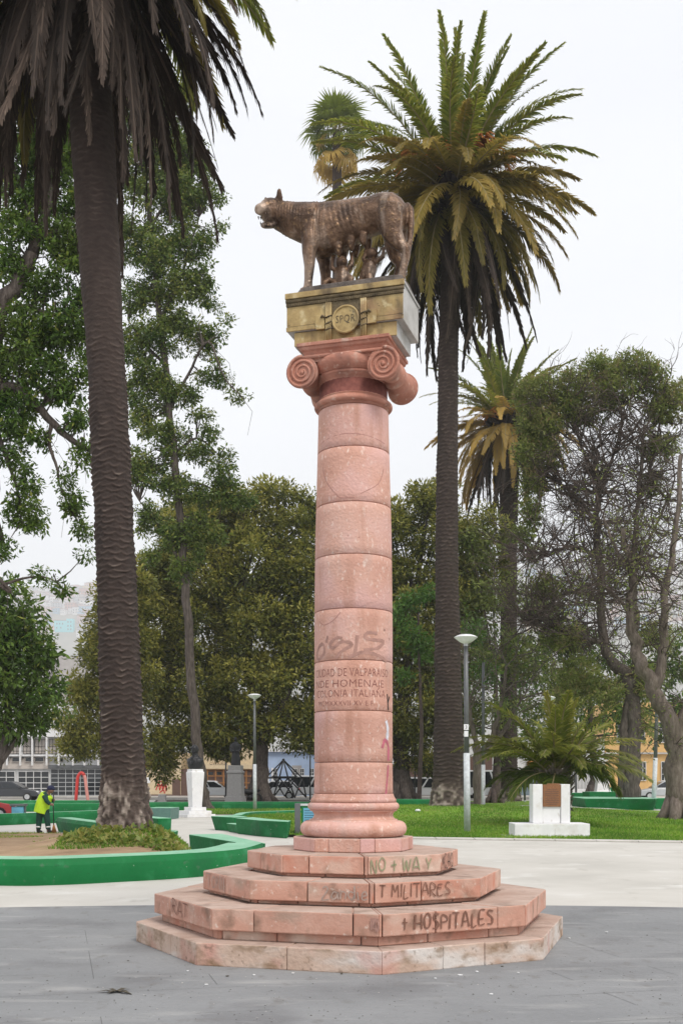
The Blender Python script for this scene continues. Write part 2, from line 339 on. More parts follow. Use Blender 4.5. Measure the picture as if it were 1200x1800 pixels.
MOUNDS = [(4.7, 50, 6, .42)]
def lawn_z(x, y): return .012 + sum(h * math.exp(-((x - a) ** 2 + (y - b) ** 2) / (2 * s * s)) for a, b, s, h in MOUNDS)
def inpoly(x, y, poly):
    c = False; j = len(poly) - 1
    for i in range(len(poly)):
        xi, yi = poly[i]; xj, yj = poly[j]
        if (yi > y) != (yj > y) and x < (xj - xi) * (y - yi) / (yj - yi) + xi: c = not c
        j = i
    return c
def terrain(name, x0, x1, y0, y1, step, zf, m, inside=None, kind='structure'):
    xs = np.arange(x0, x1 + 1e-6, step); ys = np.arange(y0, y1 + 1e-6, step); V = [(x, y, zf(x, y)) for y in ys for x in xs]; w = len(xs)
    F = [(i + j * w, i + 1 + j * w, i + 1 + (j + 1) * w, i + (j + 1) * w) for j in range(len(ys) - 1) for i in range(w - 1)
         if inside is None or inside((xs[i] + xs[i + 1]) / 2, (ys[j] + ys[j + 1]) / 2)]
    o = obj_np(name, V, F, m, None, True); o['kind'] = kind; return o
def lawn_front(x): return 30.35 - (x - 1.7) * .28
terrain('lawn', .5, 44, 24, 84, .7, lawn_z, MATS['grass_ground'], lambda x, y: y > lawn_front(x) + .35)
# kerb along the lawn's front edge and down its near side
mb = MB(); xs = np.arange(.5, 16, 1.0)
for x in xs:
    y0 = lawn_front(x); y1 = lawn_front(x + .985)
    mb.prism([(x, y0), (x + .985, y1), (x + .985, y1 + .42), (x, y0 + .42)], 0, .045)
k = mb.build('lawn_kerb', MATS['paving_light'], None, .012); k['kind'] = 'structure'
# path through the lawn, widening to the paved corner on the right
path = [G(836, 1420.5), G(840, 1423.5), G(1000, 1428.5), G(1100, 1432), G(1200, 1440), G(1300, 1446)]
path_b = [G(1300, 1398), G(1000, 1401), G(1000, 1416), G(880, 1418)]
pp = [(v.x, v.y) for v in path + path_b]
mb = MB(); mb.add([(x, y, lawn_z(x, y) + .035) for x, y in pp], [tuple(range(len(pp)))]); k = mb.build('path', MATS['paving_light']); k['kind'] = 'structure'
sheet('far_lawn', [(-8.5, 51), (-.8, 51), (-.8, 58), (-8.5, 58)], .02, MATS['grass_ground'])
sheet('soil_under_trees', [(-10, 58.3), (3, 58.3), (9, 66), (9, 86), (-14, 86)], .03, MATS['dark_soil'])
sheet('street', [(-120, 87), (120, 87), (120, 97), (-120, 97)], .006, MATS['asphalt'])
mb = MB(); mb.box(-120, 120, 97, 100, 0, .13); mb.box(-120, 120, 86.4, 87, 0, .12); k = mb.build('pavement', MATS['paving_light']); k['kind'] = 'structure'

# grass blades -------------------------------------------------------
def blades(name, pts, h, w, parent=None, kind='stuff', dry=.1):
    n = len(pts); p = np.array(pts); a = RNG.uniform(0, 2 * np.pi, n); hh = h * RNG.uniform(.5, 1.3, n)
    lean = RNG.normal(0, .45, (n, 2)) * hh[:, None]; dx = np.stack([np.cos(a), np.sin(a), np.zeros(n)], 1) * w
    V = np.empty((n, 3, 3)); V[:, 0] = p - dx; V[:, 1] = p + dx; V[:, 2] = p + np.concatenate([lean, hh[:, None]], 1)
    base = .35 + .3 * np.sin(p[:, 0] * 1.3 + 2 * np.sin(p[:, 1] * .35)) * np.cos(p[:, 1] * .5) + RNG.normal(0, .2, n)
    base = np.where(RNG.random(n) < dry, .97, np.clip(base, 0, .9)); t = np.repeat(base, 3)
    o = obj_np(name, V.reshape(-1, 3), np.arange(n * 3).reshape(-1, 3), MATS['grass_blade'], parent, False, t); o['kind'] = kind; return o
pts = []
while len(pts) < 60000:
    py = 1410 + 72 * random.random() ** .7; px = random.uniform(690, 1215); Y = GY(py); x = (px - 600) / FPX * Y
    if Y > lawn_front(x) + .5 and not inpoly(x, Y, pp): pts.append((x, Y, lawn_z(x, Y)))
tag(blades('lawn_grass', pts, .075, .011), 'short green grass of the lawn right of the column', None)
pts = [(random.uniform(-7.5, -1), random.uniform(51, 57.9), .02) for _ in range(9000)]
tag(blades('far_lawn_grass', pts, .12, .02, dry=.2), 'strip of grass in front of the long green wall', None)

gr = np.random.default_rng(77); n = 900; py_ = 1372 + 430 * gr.random(n); py_ = np.where(py_ < 1600, 1600 + gr.random(n) * 199, py_); px_ = gr.uniform(-20, 1220, n); Yg_ = CAM_H * FPX / (py_ - HOR); xg = (px_ - 600) / FPX * Yg_
keep = np.hypot(xg - .12, Yg_ - 11.4) > 2.2; xg, Yg_ = xg[keep], Yg_[keep]; n = len(xg); V = []; F = []; tn = []
for x, y in zip(xg, Yg_):
    r = gr.uniform(.003, .009) * (1.6 if gr.random() < .06 else 1); a = gr.random() * 6; b = len(V); c, s = math.cos(a), math.sin(a); e = gr.uniform(.3, 1)
    V += [(x + r * c, y + r * s, .0065), (x - r * s * e, y + r * c * e, .0065), (x - r * c, y - r * s, .0065), (x + r * s * e, y - r * c * e, .0065), (x, y, .0065 + r * .5)]
    F += [(b, b + 1, b + 4), (b + 1, b + 2, b + 4), (b + 2, b + 3, b + 4), (b + 3, b, b + 4)]; tn += [float(gr.random() ** 1.5)] * 5
mat('grit', [(.3, (.05, .045, .04)), (.7, (.3, .29, .27))], 5, 2, .9, 0, attr=[(0, (.035, .03, .026)), (.6, (.13, .12, .11)), (1, (.6, .58, .54))])
o = obj_np('paving_grit', V, F, MATS['grit'], None, False, tn); tag(o, 'grit and tiny bits scattered over the dark paving', None, None, 'stuff')

# ------------------------------------------------------------------ the column monument
CX, CY = .12, 11.4; OCT = R(5.6); PA = R(17)
col_t = thing('monument_column', 'tall pink stone column with scrolled capital on stepped octagonal base', 'column', (CX, CY, 0))
def octa(r, k=8): return [(CX + r * math.sin(OCT + R(45) * i), CY - r * math.cos(OCT + R(45) * i)) for i in range(k)]
def ring_blocks(r, z0, z1, m, rin, cuts, name, proud=.0, gap=.006):
    """octagonal course cut into stone blocks; cuts: list of fractions along each of the eight faces"""
    oc = octa(r); inn = octa(rin)
    for i in range(8):
        p0, p1 = Vector(oc[i]), Vector(oc[(i + 1) % 8]); q0, q1 = Vector(inn[i]), Vector(inn[(i + 1) % 8])
        fr = [0] + cuts[i % len(cuts)] + [1]
        for a, b in zip(fr[:-1], fr[1:]):
            ga = gap / r if a > 0 else 0; gb = gap / r if b < 1 else 0
            A = p0.lerp(p1, a + ga); B = p0.lerp(p1, b - gb); C = q0.lerp(q1, b - gb); D = q0.lerp(q1, a + ga)
            j = random.uniform(-.005, .005); n = ((A + B) / 2 - Vector((CX, CY))).normalized() * j
            mb = MB(); mb.prism([tuple(A + n), tuple(B + n), tuple(C), tuple(D)], z0, z1 + random.uniform(-.003, .003))
            mb.mi[1] = 1; o = mb.build(name, [m, MATS['step_top']], col_t, .011)
    return
# faces run counter-clockwise from the near corner: 0 = right front, 7 = left front
def tread(r, z, name='step_top'):
    pass
C2 = {0: [.34, .78], 7: [.03, .38, .9], 6: [.45, .92], 1: [.25]}
def cut(d, dflt): return [d.get(i, dflt) for i in range(8)]
# solid cores (one per step) so that nothing shows through the joints
for (r, z0, z1) in ((2.13, 0, .195), (1.89, .195, .47), (1.43, .47, .685), (1.0, .685, .89)):
    mb = MB(); mb.prism(octa(r - .02), z0, z1 - .004); mb.build('step_core', MATS['step_top'], col_t)
ring_blocks(2.15, 0, .2, MATS['base_stone'], 1.7, cut({0: [.36, .62], 7: [.5], 6: [.6], 1: []}, [.5]), 'base_block', gap=.002)
ring_blocks(1.895, .2, .285, MATS['pink_stone_worn'], 1.6, cut(C2, [.5]), 'plinth_block')
ring_blocks(1.97, .285, .477, MATS['pink_stone_worn'], 1.5, cut({0: [.02, .37, .8], 7: [.26, .85], 6: [.3, .72], 1: [.3]}, [.5]), 'step_block')
ring_blocks(1.435, .477, .512, MATS['pink_stone_worn'], 1.15, cut(C2, [.5]), 'plinth_block')
ring_blocks(1.50, .512, .693, MATS['pink_stone_worn'], 1.05, cut({0: [.02, .44], 7: [.48, .98], 6: [.5], 1: [.2]}, [.5]), 'step_block')
ring_blocks(1.0, .693, .726, MATS['pink_stone_worn'], .7, cut({}, [.5]), 'plinth_block')
ring_blocks(1.06, .726, .897, MATS['pink_stone_worn'], .55, cut({0: [.02], 7: [.32, .98], 6: [.4], 1: []}, [.5]), 'step_block')
ring_blocks(.6, .897, 1.03, MATS['pink_stone'], .2, cut({0: [.35], 7: [.3], 6: [], 1: [.6]}, [.5]), 'plinth_block', gap=.002)
# attic base
def arcprof(r, z, rad, a0, a1, n=10): return [(r + rad * math.cos(R(t)), z + rad * math.sin(R(t))) for t in np.linspace(a0, a1, n)]
mb = MB(); mb.lathe([(.3, 1.03), (.46, 1.03)] + [(.455 + .078 * math.cos(R(t)), 1.108 + .078 * math.sin(R(t))) for t in np.linspace(-90, 90, 14)] + [(.44, 1.186), (.44, 1.2), (.42, 1.2)], 72, (CX, CY))
mb.build('lower_torus', MATS['pink_stone'], col_t)
mb = MB(); mb.lathe([(.3, 1.2), (.43, 1.2), (.415, 1.205), (.40, 1.222), (.395, 1.24), (.4, 1.262), (.415, 1.278), (.435, 1.283), (.435, 1.292), (.3, 1.292)], 72, (CX, CY)); mb.build('scotia', MATS['pink_stone'], col_t)
mb = MB(); mb.lathe([(.3, 1.292), (.42, 1.292)] + [(.42 + .038 * math.cos(R(t)), 1.33 + .038 * math.sin(R(t))) for t in np.linspace(-90, 90, 12)] + [(.3, 1.368)], 72, (CX, CY)); mb.build('upper_torus', MATS['pink_stone'], col_t)
mb = MB(); mb.lathe([(.3, 1.368), (.428, 1.368), (.428, 1.40), (.422, 1.404), (.408, 1.425), (.399, 1.455), (.3, 1.455)], 72, (CX, CY)); mb.build('base_fillet', MATS['pink_stone'], col_t)
ZJ = [1.455, 1.765, 2.267, 2.757, 3.259, 3.789, 4.30, 4.843, 5.262]
def shaft_r(z): return float(np.interp(z, [1.4, 1.7, 3.2, 4.0, 4.9, 5.3], [.396, .391, .391, .382, .358, .349]))
for i, (a, b) in enumerate(zip(ZJ[:-1], ZJ[1:])):
    g = .006; zs = [a + .0025] + [a + g + .004 + (b - a - 2 * g - .008) * t for t in np.linspace(0, 1, 7)] + [b - .0025]
    pr = [(.25, a + .0025)] + [(shaft_r(z) - (.007 if k in (0, len(zs) - 1) else 0), z) for k, z in enumerate(zs)] + [(.25, b - .0025)]
    mb = MB(); mb.lathe(pr, 96, (CX, CY)); o = mb.build('drum', MATS['pink_stone'], col_t)
mb = MB(); mb.lathe([(.34, 1.2), (.34, 5.6)], 40, (CX, CY)); mb.build('shaft_core', MATS['engraved'], col_t)
mb = MB(); mb.lathe([(.3, 5.262), (.355, 5.262), (.355, 5.285)] + [(.362 + .03 * math.cos(R(t)), 5.315 + .03 * math.sin(R(t))) for t in np.linspace(-90, 90, 10)] + [(.35, 5.348), (.35, 5.36), (.3, 5.36)], 72, (CX, CY)); mb.build('astragal', MATS['cap_stone'], col_t)
mb = MB(); mb.lathe([(.3, 5.36), (.345, 5.36), (.338, 5.39), (.336, 5.5), (.345, 5.535), (.365, 5.545), (.365, 5.56), (.375, 5.563), (.378, 5.585), (.37, 5.59), (.3, 5.59)], 72, (CX, CY)); mb.build('necking', MATS['cap_stone'], col_t)
# everything above is turned with the pedestal: local (u along the face, w away from the viewer, z)
def UW(v): 
    ca, sa = math.cos(PA), math.sin(PA); return Vector((CX + v[0] * ca + v[1] * sa, CY - v[0] * sa + v[1] * ca, v[2]))
mb = MB(UW)
vs = []; k = 56                                   # echinus: swells from round to the width of the cushions
pr = [(.37, .37, 5.59), (.40, .40, 5.61), (.43, .425, 5.65), (.44, .43, 5.69), (.43, .42, 5.725), (.40, .395, 5.745)]
for ru, rw, z in pr:
    for j in range(k): t = 2 * math.pi * j / k; vs.append((ru * math.cos(t), rw * math.sin(t), z))
mb.add(vs, [(i * k + j, i * k + (j + 1) % k, (i + 1) * k + (j + 1) % k, (i + 1) * k + j) for i in range(len(pr) - 1) for j in range(k)] + [tuple((len(pr) - 1) * k + j for j in range(k))], True)
mb.build('echinus', MATS['cap_stone'], col_t)
VU, VZ, VR, VT = .41, 5.59, .158, .385
for s in (-1, 1):
    mb = MB(UW); n = 28; k = 40; vs = []
    for i in range(n + 1):
        w = -VT + 2 * VT * i / n; t = abs(w) / VT
        r = .105 + (VR - .105) * (t ** 1.5) if t < .93 else VR
        if abs(t) < .1: r = .128
        for j in range(k): q = 2 * math.pi * j / k; vs.append((s * VU + r * math.cos(q), w, VZ + (VR - r) * .5 + r * math.sin(q)))
    mb.add(vs, [(i * k + j, (i + 1) * k + j, (i + 1) * k + (j + 1) % k, i * k + (j + 1) % k) for i in range(n) for j in range(k)] + [tuple(range(k)), tuple(n * k + j for j in range(k - 1, -1, -1))], True)
    for f in (-1, -2): mb.sm[f] = False
    bo = mb.build('bolster', MATS['cap_stone'], col_t)
    for fb in (-1, 1):
        pts = []; rr = []
        for t in np.linspace(0, 1, 90):
            ang = R(90) - s * t * R(360 * 3.1) * 1; rad = (VR - .016) * (1 - t) ** 1.05 + .018
            if s > 0: ang = R(90) - t * R(360 * 3.1)
            else: ang = R(90) + t * R(360 * 3.1)
            pts.append((s * VU + rad * math.cos(ang), fb * (VT + .004), VZ + rad * math.sin(ang))); rr.append((.017 - .009 * t))
        mb = MB(UW); mb.tube(pts, rr, 8); mb.ball((s * VU, fb * VT, VZ), (.022, .022, .022), 12, 8)
        mb.build('volute_scroll', MATS['cap_stone'], bo)
mb = MB(UW)
mb.box(-VU, VU, -VT + .03, VT - .03, 5.69, 5.752); mb.build('canalis', MATS['cap_stone'], col_t)
mb = MB(UW)
for fb in (-1, 1): mb.tube([(-VU, fb * (VT - .006), 5.735), (VU, fb * (VT - .006), 5.735)], .017, 8)
mb.build('canalis_fillet', MATS['cap_stone'], col_t)
mb = MB(UW)                                        # abacus: cyma profile
def rect(hu, hw): return [(-hu, -hw), (hu, -hw), (hu, hw), (-hu, hw)]
prof = [(.405, .335, 5.752), (.41, .34, 5.775), (.425, .352, 5.80), (.445, .37, 5.815), (.45, .375, 5.83), (.45, .375, 5.84), (.468, .39, 5.845), (.468, .39, 5.878)]
def stack_rect(mb, prof):
    vs = []
    for hu, hw, z in prof: vs += [(x, y, z) for x, y in rect(hu, hw)]
    n = len(prof); mb.add(vs, [(i * 4 + j, i * 4 + (j + 1) % 4, (i + 1) * 4 + (j + 1) % 4, (i + 1) * 4 + j) for i in range(n - 1) for j in range(4)] + [(3, 2, 1, 0), tuple((n - 1) * 4 + j for j in range(4))])
stack_rect(mb, prof); mb.build('abacus', MATS['cap_stone'], col_t, .004)

mat('engraved_red', [(.3, (.16, .055, .045)), (.7, (.34, .15, .12))], 18, 4, .9, 0)
# inscription (flat lettering cut into the drums)
def text_mesh(txt, size, off=0.0):
    cu = bpy.data.curves.new('t', 'FONT'); cu.body = txt; cu.size = size; cu.resolution_u = 2; cu.space_character = 1.06; cu.offset = off
    o = bpy.data.objects.new('t', cu); COL.objects.link(o); dg = bpy.context.evaluated_depsgraph_get()
    me = bpy.data.meshes.new_from_object(o.evaluated_get(dg)); V = np.array([tuple(v.co) for v in me.vertices]); F = [tuple(p.vertices) for p in me.polygons]
    COL.objects.unlink(o); bpy.data.objects.remove(o); bpy.data.curves.remove(cu); bpy.data.meshes.remove(me); return V, F
def on_cyl(name, txt, s0, s1, z, h, m, parent, off=.0016, rz=shaft_r, yfun=None):
    """fit text between arc lengths s0..s1 (0 = facing the camera) at cap height h, baseline z"""
    V, F = text_mesh(txt, 1.0, -.013); w = V[:, 0].max() - V[:, 0].min(); hh = V[:, 1].max() - min(0, V[:, 1].min()); x0 = V[:, 0].min()
    mb = MB(); vs = []
    for v in V:
        s = s0 + (v[0] - x0) / w * (s1 - s0); zz = z + v[1] / .72 * h; r = rz(zz) + off; a = s / rz(zz)
        vs.append((CX + r * math.sin(a), CY - r * math.cos(a), zz))
    mb.add(vs, F); return mb.build(name, m, parent)
def zc(py): return CAM_H + (HOR - py) / FPX * (CY - .385)
def sx(px):                                       # arc position of a pixel column on the shaft front
    x = max(-1, min(1, (px - 621) / 69)); return .39 * math.asin(x)
for txt, a, b, y1, h in (('CIUDAD DE VALPARAISO', 556, 680, 1188.5, .082), ('NDE HOMENAJE', 556.5, 672.5, 1207.5, .076), ('COLONIA ITALIANA', 558, 675, 1225, .076), ('MCMXXXVII XV E F', 561, 654, 1240.5, .052)):
    on_cyl('inscription', txt, sx(a), sx(b), zc(y1), h, MATS['engraved_red'], col_t)
mat('engraved_faint', [(.3, (.34, .16, .14)), (.7, (.46, .25, .21))], 20, 3, .9, 0)
on_cyl('inscription', 'DEL   PACIFICAS VER', sx(560), sx(684), zc(1411), .06, MATS['engraved_faint'], col_t)

# graffiti: strokes laid on the stone
GLY = {
 'A': [[(0, 0), (.45, 1), (.9, 0)], [(.2, .38), (.75, .36)]], 'B': [[(0, 0), (.05, 1), (.6, .8), (.1, .52), (.7, .25), (0, 0)]], 'C': [[(.8, .9), (.3, 1), (.05, .5), (.3, 0), (.8, .1)]],
 'D': [[(0, 0), (.05, 1), (.6, .8), (.7, .3), (0, 0)]], 'E': [[(.65, 1), (.05, .95), (0, 0), (.7, .05)], [(0, .5), (.5, .52)]], 'F': [[(.7, 1), (.05, .95), (0, 0)], [(0, .5), (.5, .52)]],
 'H': [[(0, 0), (.08, 1)], [(.7, 0), (.72, 1)], [(.02, .5), (.72, .52)]], 'I': [[(.1, 0), (.14, 1)]], 'J': [[(.6, 1), (.6, .2), (.3, 0), (0, .2)]], 'K': [[(0, 0), (.05, 1)], [(.65, 1), (.05, .45), (.7, 0)]],
 'L': [[(.1, 1), (0, 0), (.6, .06)]], 'M': [[(0, 0), (.1, 1), (.45, .4), (.8, 1), (.9, 0)]], 'N': [[(0, 0), (.05, 1), (.65, 0), (.7, 1)]], 'O': [[(.4, 1), (.05, .6), (.2, .05), (.65, .15), (.75, .7), (.4, 1)]],
 'P': [[(0, 0), (.06, 1), (.6, .85), (.6, .55), (.05, .45)]], 'R': [[(0, 0), (.06, 1), (.6, .85), (.55, .55), (.05, .45), (.7, 0)]], 'S': [[(.7, .9), (.3, 1), (.1, .7), (.6, .4), (.55, .05), (.02, .08)]],
 'T': [[(0, .97), (.8, 1)], [(.42, 1), (.4, 0)]], 'U': [[(0, 1), (.05, .2), (.4, 0), (.7, .25), (.75, 1)]], 'W': [[(0, 1), (.2, 0), (.45, .8), (.7, 0), (.9, 1)]], 'X': [[(0, 0), (.7, 1)], [(0, 1), (.7, 0)]], 'Y': [[(0, 1), (.35, .5), (.75, 1)], [(.35, .5), (.3, 0)]],
 '+': [[(.05, .45), (.7, .5)], [(.38, .85), (.36, .05)]], '2': [[(.05, .8), (.35, 1), (.6, .7), (0, 0), (.7, .05)]], '/': [[(0, 0), (.3, 1)]],
 'a': [[(.55, .55), (.2, .6), (.02, .25), (.3, 0), (.55, .3), (.6, .6), (.6, 0)]], 'n': [[(0, 0), (.02, .6)], [(.02, .4), (.3, .6), (.5, .4), (.5, 0)]], 'd': [[(.55, .5), (.2, .6), (.02, .25), (.3, 0), (.55, .3)], [(.58, 1), (.58, 0)]],
 'i': [[(.1, 0), (.1, .6)], [(.1, .82), (.12, .86)]], 'e': [[(.05, .3), (.55, .35), (.4, .62), (.1, .5), (.08, .12), (.35, 0), (.6, .1)]], 'l': [[(.1, 0), (.12, 1)]],
}
def ribbon(mb, pts2, w, place):
    pts = [Vector((x, y, 0)) for x, y in pts2]
    if len(pts) > 2: pts = cr(pts, 4)
    n = len(pts); vs = []
    for i, p in enumerate(pts):
        t = (pts[min(i + 1, n - 1)] - pts[max(i - 1, 0)]).normalized(); q = Vector((-t.y, t.x, 0)) * w * random.uniform(.35, .6)
        vs += [place(p.x + q.x, p.y + q.y), place(p.x - q.x, p.y - q.y)]
    mb.add(vs, [(2 * i, 2 * i + 1, 2 * i + 3, 2 * i + 2) for i in range(n - 1)])
def scrawl(name, txt, place, x0, x1, y0, h, w, m, parent, jit=.1):
    wd = {c: (max(max(p[0] for p in s) for s in GLY[c]) + .25 if c in GLY else .5) for c in set(txt)}
    tot = sum(wd[c] for c in txt) - .25; sc = (x1 - x0) / tot; x = 0; mb = MB()
    for c in txt:
        for s in GLY.get(c, []):
            jy = random.uniform(-jit, jit)
            ribbon(mb, [(x0 + (x + px + random.uniform(-jit, jit) * .6) * sc, y0 + (py + jy + random.uniform(-jit, jit) * .6) * h) for px, py in s], w, place)
        x += wd[c]
    o = mb.build(name, m, parent); return o
def face_place(r, i, off=.0095):
    oc = octa(r + off / math.cos(R(22.5))); p0, p1 = Vector(oc[i]), Vector(oc[(i + 1) % 8])
    L = (p1 - p0).length
    return (lambda x, y: Vector((*(p0.lerp(p1, x)), y)))
def spray(name, c): return mat(name, [(.3, tuple(x * .8 for x in c)), (.7, tuple(min(1, x * 1.25) for x in c))], 14, 4, .85, 0)
spray('spray_brown', (.20, .10, .07)); spray('spray_green', (.27, .28, .17)); spray('spray_grey', (.36, .28, .24)); spray('spray_black', (.02, .018, .018)); spray('spray_faint', (.38, .22, .18))
scrawl('graffiti', '+ HOSPITALES', face_place(1.97, 0), .14, .76, .325, .125, .012, MATS['spray_brown'], col_t)
scrawl('graffiti', 'NO', face_place(1.97, 7), .955, .995, .34, .1, .012, MATS['spray_faint'], col_t)
scrawl('graffiti', 'T MILITARES', face_place(1.50, 0), .06, .70, .555, .11, .0105, MATS['spray_brown'], col_t)
scrawl('graffiti', '2andie', face_place(1.50, 7), .60, .96, .545, .12, .012, MATS['spray_grey'], col_t)
scrawl('graffiti', 'NO + WA Y', face_place(1.06, 0), .06, .86, .75, .12, .015, MATS['spray_green'], col_t)
scrawl('graffiti', 'MCLAXO', face_place(1.06, 1), .04, .62, .745, .13, .013, MATS['spray_black'], col_t)
scrawl('graffiti', 'TONII', face_place(1.50, 6), .12, .5, .55, .12, .011, MATS['spray_grey'], col_t)
scrawl('graffiti', 'RAT', face_place(1.97, 6), .36, .62, .33, .13, .010, MATS['spray_brown'], col_t)
def cyl_place(off=.002):
    return lambda s, z: Vector((CX + (shaft_r(z) + off) * math.sin(s / shaft_r(z)), CY - (shaft_r(z) + off) * math.cos(s / shaft_r(z)), z))
mb = MB()
for st in ([(557, 1150), (560, 1135), (568, 1130), (570, 1145), (561, 1156), (557, 1150)], [(576, 1116), (574, 1128)], [(601, 1122), (590, 1121), (580, 1132), (586, 1138), (600, 1128), (618, 1133), (600, 1145), (590, 1157)],
           [(627, 1117), (622, 1150), (612, 1156), (635, 1147), (660, 1150), (678, 1160)], [(661, 1112), (645, 1112), (640, 1121), (655, 1124), (672, 1125), (662, 1138), (638, 1142)], [(673, 1103), (684, 1120)]):
    ribbon(mb, [(sx(x), zc(y)) for x, y in st], .032, cyl_place())
mb.build('graffiti', MATS['spray_faint'], col_t)
mb = MB(); ribbon(mb, [(sx(679), zc(1218)), (sx(681), zc(1247))], .022, cyl_place()); ribbon(mb, [(sx(683), zc(1222)), (sx(680), zc(1235))], .015, cyl_place()); mb.build('graffiti', MATS['spray_black'], col_t)
spray('spray_white', (.60, .60, .64)); spray('spray_crimson', (.45, .13, .17))
mb = MB(); ribbon(mb, [(sx(677), zc(1266)), (sx(680), zc(1280)), (sx(678.5), zc(1300))], .05, cyl_place()); mb.build('graffiti', MATS['spray_white'], col_t)
mb = MB()
ribbon(mb, [(sx(670), zc(1315)), (sx(675), zc(1300)), (sx(681), zc(1312)), (sx(681), zc(1337))], .04, cyl_place()); ribbon(mb, [(sx(681), zc(1345)), (sx(678), zc(1380)), (sx(676), zc(1400))], .03, cyl_place()); mb.build('graffiti', MATS['spray_crimson'], col_t)
# hairline cracks on two drums
mb = MB()
for st in ([(566, 812), (573, 840), (592, 868), (600, 874), (622, 874)], [(674, 815), (664, 845), (632, 867)], [(562, 768), (600, 760), (640, 762), (676, 770)], [(562, 1088), (570, 1096), (585, 1090), (598, 1076)]):
    ribbon(mb, [(sx(x), zc(y)) for x, y in st], .007, cyl_place(.0015))
mb.build('crack', MATS['engraved_faint'], col_t)

# ------------------------------------------------------------------ pedestal of the statue
ped = thing('statue_pedestal', 'ochre stone plinth with round lettered medallion on top of the column', 'pedestal', tuple(UW((0, 0, 5.88))))
mb = MB(UW); mb.box(-.52, .52, -.285, .285, 5.88, 6.025); mb.build('lower_block', MATS['pale_stone'], ped, .006)
mb = MB(UW); mb.box(-.59, .59, -.32, .33, 6.025, 6.375); mb.build('main_block', MATS['pale_stone'], ped, .006)
FW = -.32
def plate(name, u0, u1, z0, z1, w, m, bevel=.004, parent=ped): 
    mb = MB(UW); mb.box(u0, u1, FW - w, FW - .001 if w > .0 else FW, z0, z1); return mb.build(name, m, parent, bevel)
plate('cornice', -.605, .605, 6.345, 6.40, .028, MATS['gold_stone'])
mb = MB(UW); mb.box(-.604, .604, FW + .0, .342, 6.3755, 6.399); mb.build('cornice_slab', MATS['pale_stone'], ped, .004)
mb = MB(UW)
mb.tube([(-.6, FW - .004, 6.325), (.6, FW - .004, 6.325)], (.02), 8)
mb.build('moulding', MATS['gold_dark'], ped)
plate('frieze', -.596, .596, 6.268, 6.306, .008, MATS['gold_dark'])
mb = MB(UW)
for i in range(64):
    u = -.588 + i * .01866; mb.box(u - .006, u + .006, FW - .02, FW - .0085, 6.272, 6.300)
eg = mb.build('dentil_row', MATS['gold_dark'], ped); eg['kind'] = 'stuff'
plate('panel', -.592, -.125, 6.075, 6.268, .006, MATS['gold_stone']); plate('panel', .17, .592, 6.075, 6.268, .006, MATS['gold_stone'])
plate('panel', -.125, .17, 6.03, 6.268, .0045, MATS['gold_dark'])
plate('band', -.596, -.19, 6.026, 6.07, .014, MATS['gold_stone']); plate('band', .235, .596, 6.026, 6.07, .014, MATS['gold_stone'])
mb = MB(UW); mb.box(-.522, .522, -.30, -.286, 5.885, 6.02); mb.build('lower_facing', MATS['gold_stone'], ped, .004)
mb = MB(UW)                                        # medallion
mz, mu, mr = 6.075, .023, .128
def disc(mb, u, z, w0, w1, r, k=40):
    vs = [(u + r * math.cos(2 * math.pi * j / k), w, z + r * math.sin(2 * math.pi * j / k)) for w in (w1, w0) for j in range(k)]
    mb.add(vs, [tuple(range(k - 1, -1, -1)), tuple(range(k, 2 * k))] + [(j, (j + 1) % k, k + (j + 1) % k, k + j) for j in range(k)])
disc(mb, mu, mz, FW - .034, -.28, mr - .012); md = mb.build('medallion', MATS['gold_stone'], ped)
mb = MB(UW); mb.tube([(mu + mr * math.cos(t), FW - .034, mz + mr * math.sin(t)) for t in np.linspace(0, 2 * math.pi, 49)], .012, 8, False); mb.build('rim', MATS['gold_stone'], md)
V, F = text_mesh('SPQR', 1.0); w = V[:, 0].max() - V[:, 0].min(); x0 = V[:, 0].min(); mb = MB(UW)
mb.add([(mu - .098 + (v[0] - x0) / w * .196, FW - .0365, mz - .03 + v[1] / .72 * .075) for v in V], F); mb.build('lettering', MATS['gold_dark'], md)
for s, uu in ((-1, -.155), (1, .2)):
    mb = MB(UW)
    for j in range(3): mb.tube([(uu + (j - 1) * .02, FW - .022, 5.89), (uu + (j - 1) * .02, FW - .022, 6.262)], .0115, 6)
    fa = mb.build('fasces', MATS['gold_stone'], ped)
    mb = MB(UW)
    for z in (6.0, 6.06, 6.12): mb.tube([(uu - .036, FW - .028, z - .012), (uu, FW - .037, z), (uu + .036, FW - .028, z + .012)], .007, 6)
    mb.build('strap', MATS['gold_dark'], fa)
    mb = MB(UW); q = s * .075; ua, ub = sorted((uu + s * .04, uu + s * .125))
    zz = [(ua, 6.01), (ub, 6.01), (ub + (.012 if s > 0 else 0), 6.08), (ub, 6.145), (ua, 6.145)] if s > 0 else [(ua, 6.01), (ub, 6.01), (ub, 6.145), (ua, 6.145), (ua - .012, 6.08)]
    n = len(zz); mb.add([(u, FW - .03, z) for u, z in zz] + [(u, FW - .004, z) for u, z in zz], [tuple(range(n)), tuple(range(2 * n - 1, n - 1, -1))] + [(j, n + j, n + (j + 1) % n, (j + 1) % n) for j in range(n)])
    mb.build('axe_head', MATS['gold_stone'], fa, .003)
    mb = MB(UW); mb.tube([(uu + s * .028, FW - .034, 6.115), (uu + s * .06, FW - .04, 6.135), (uu + s * .072, FW - .034, 6.115)], .012, 6); mb.build('knot', MATS['gold_dark'], fa)

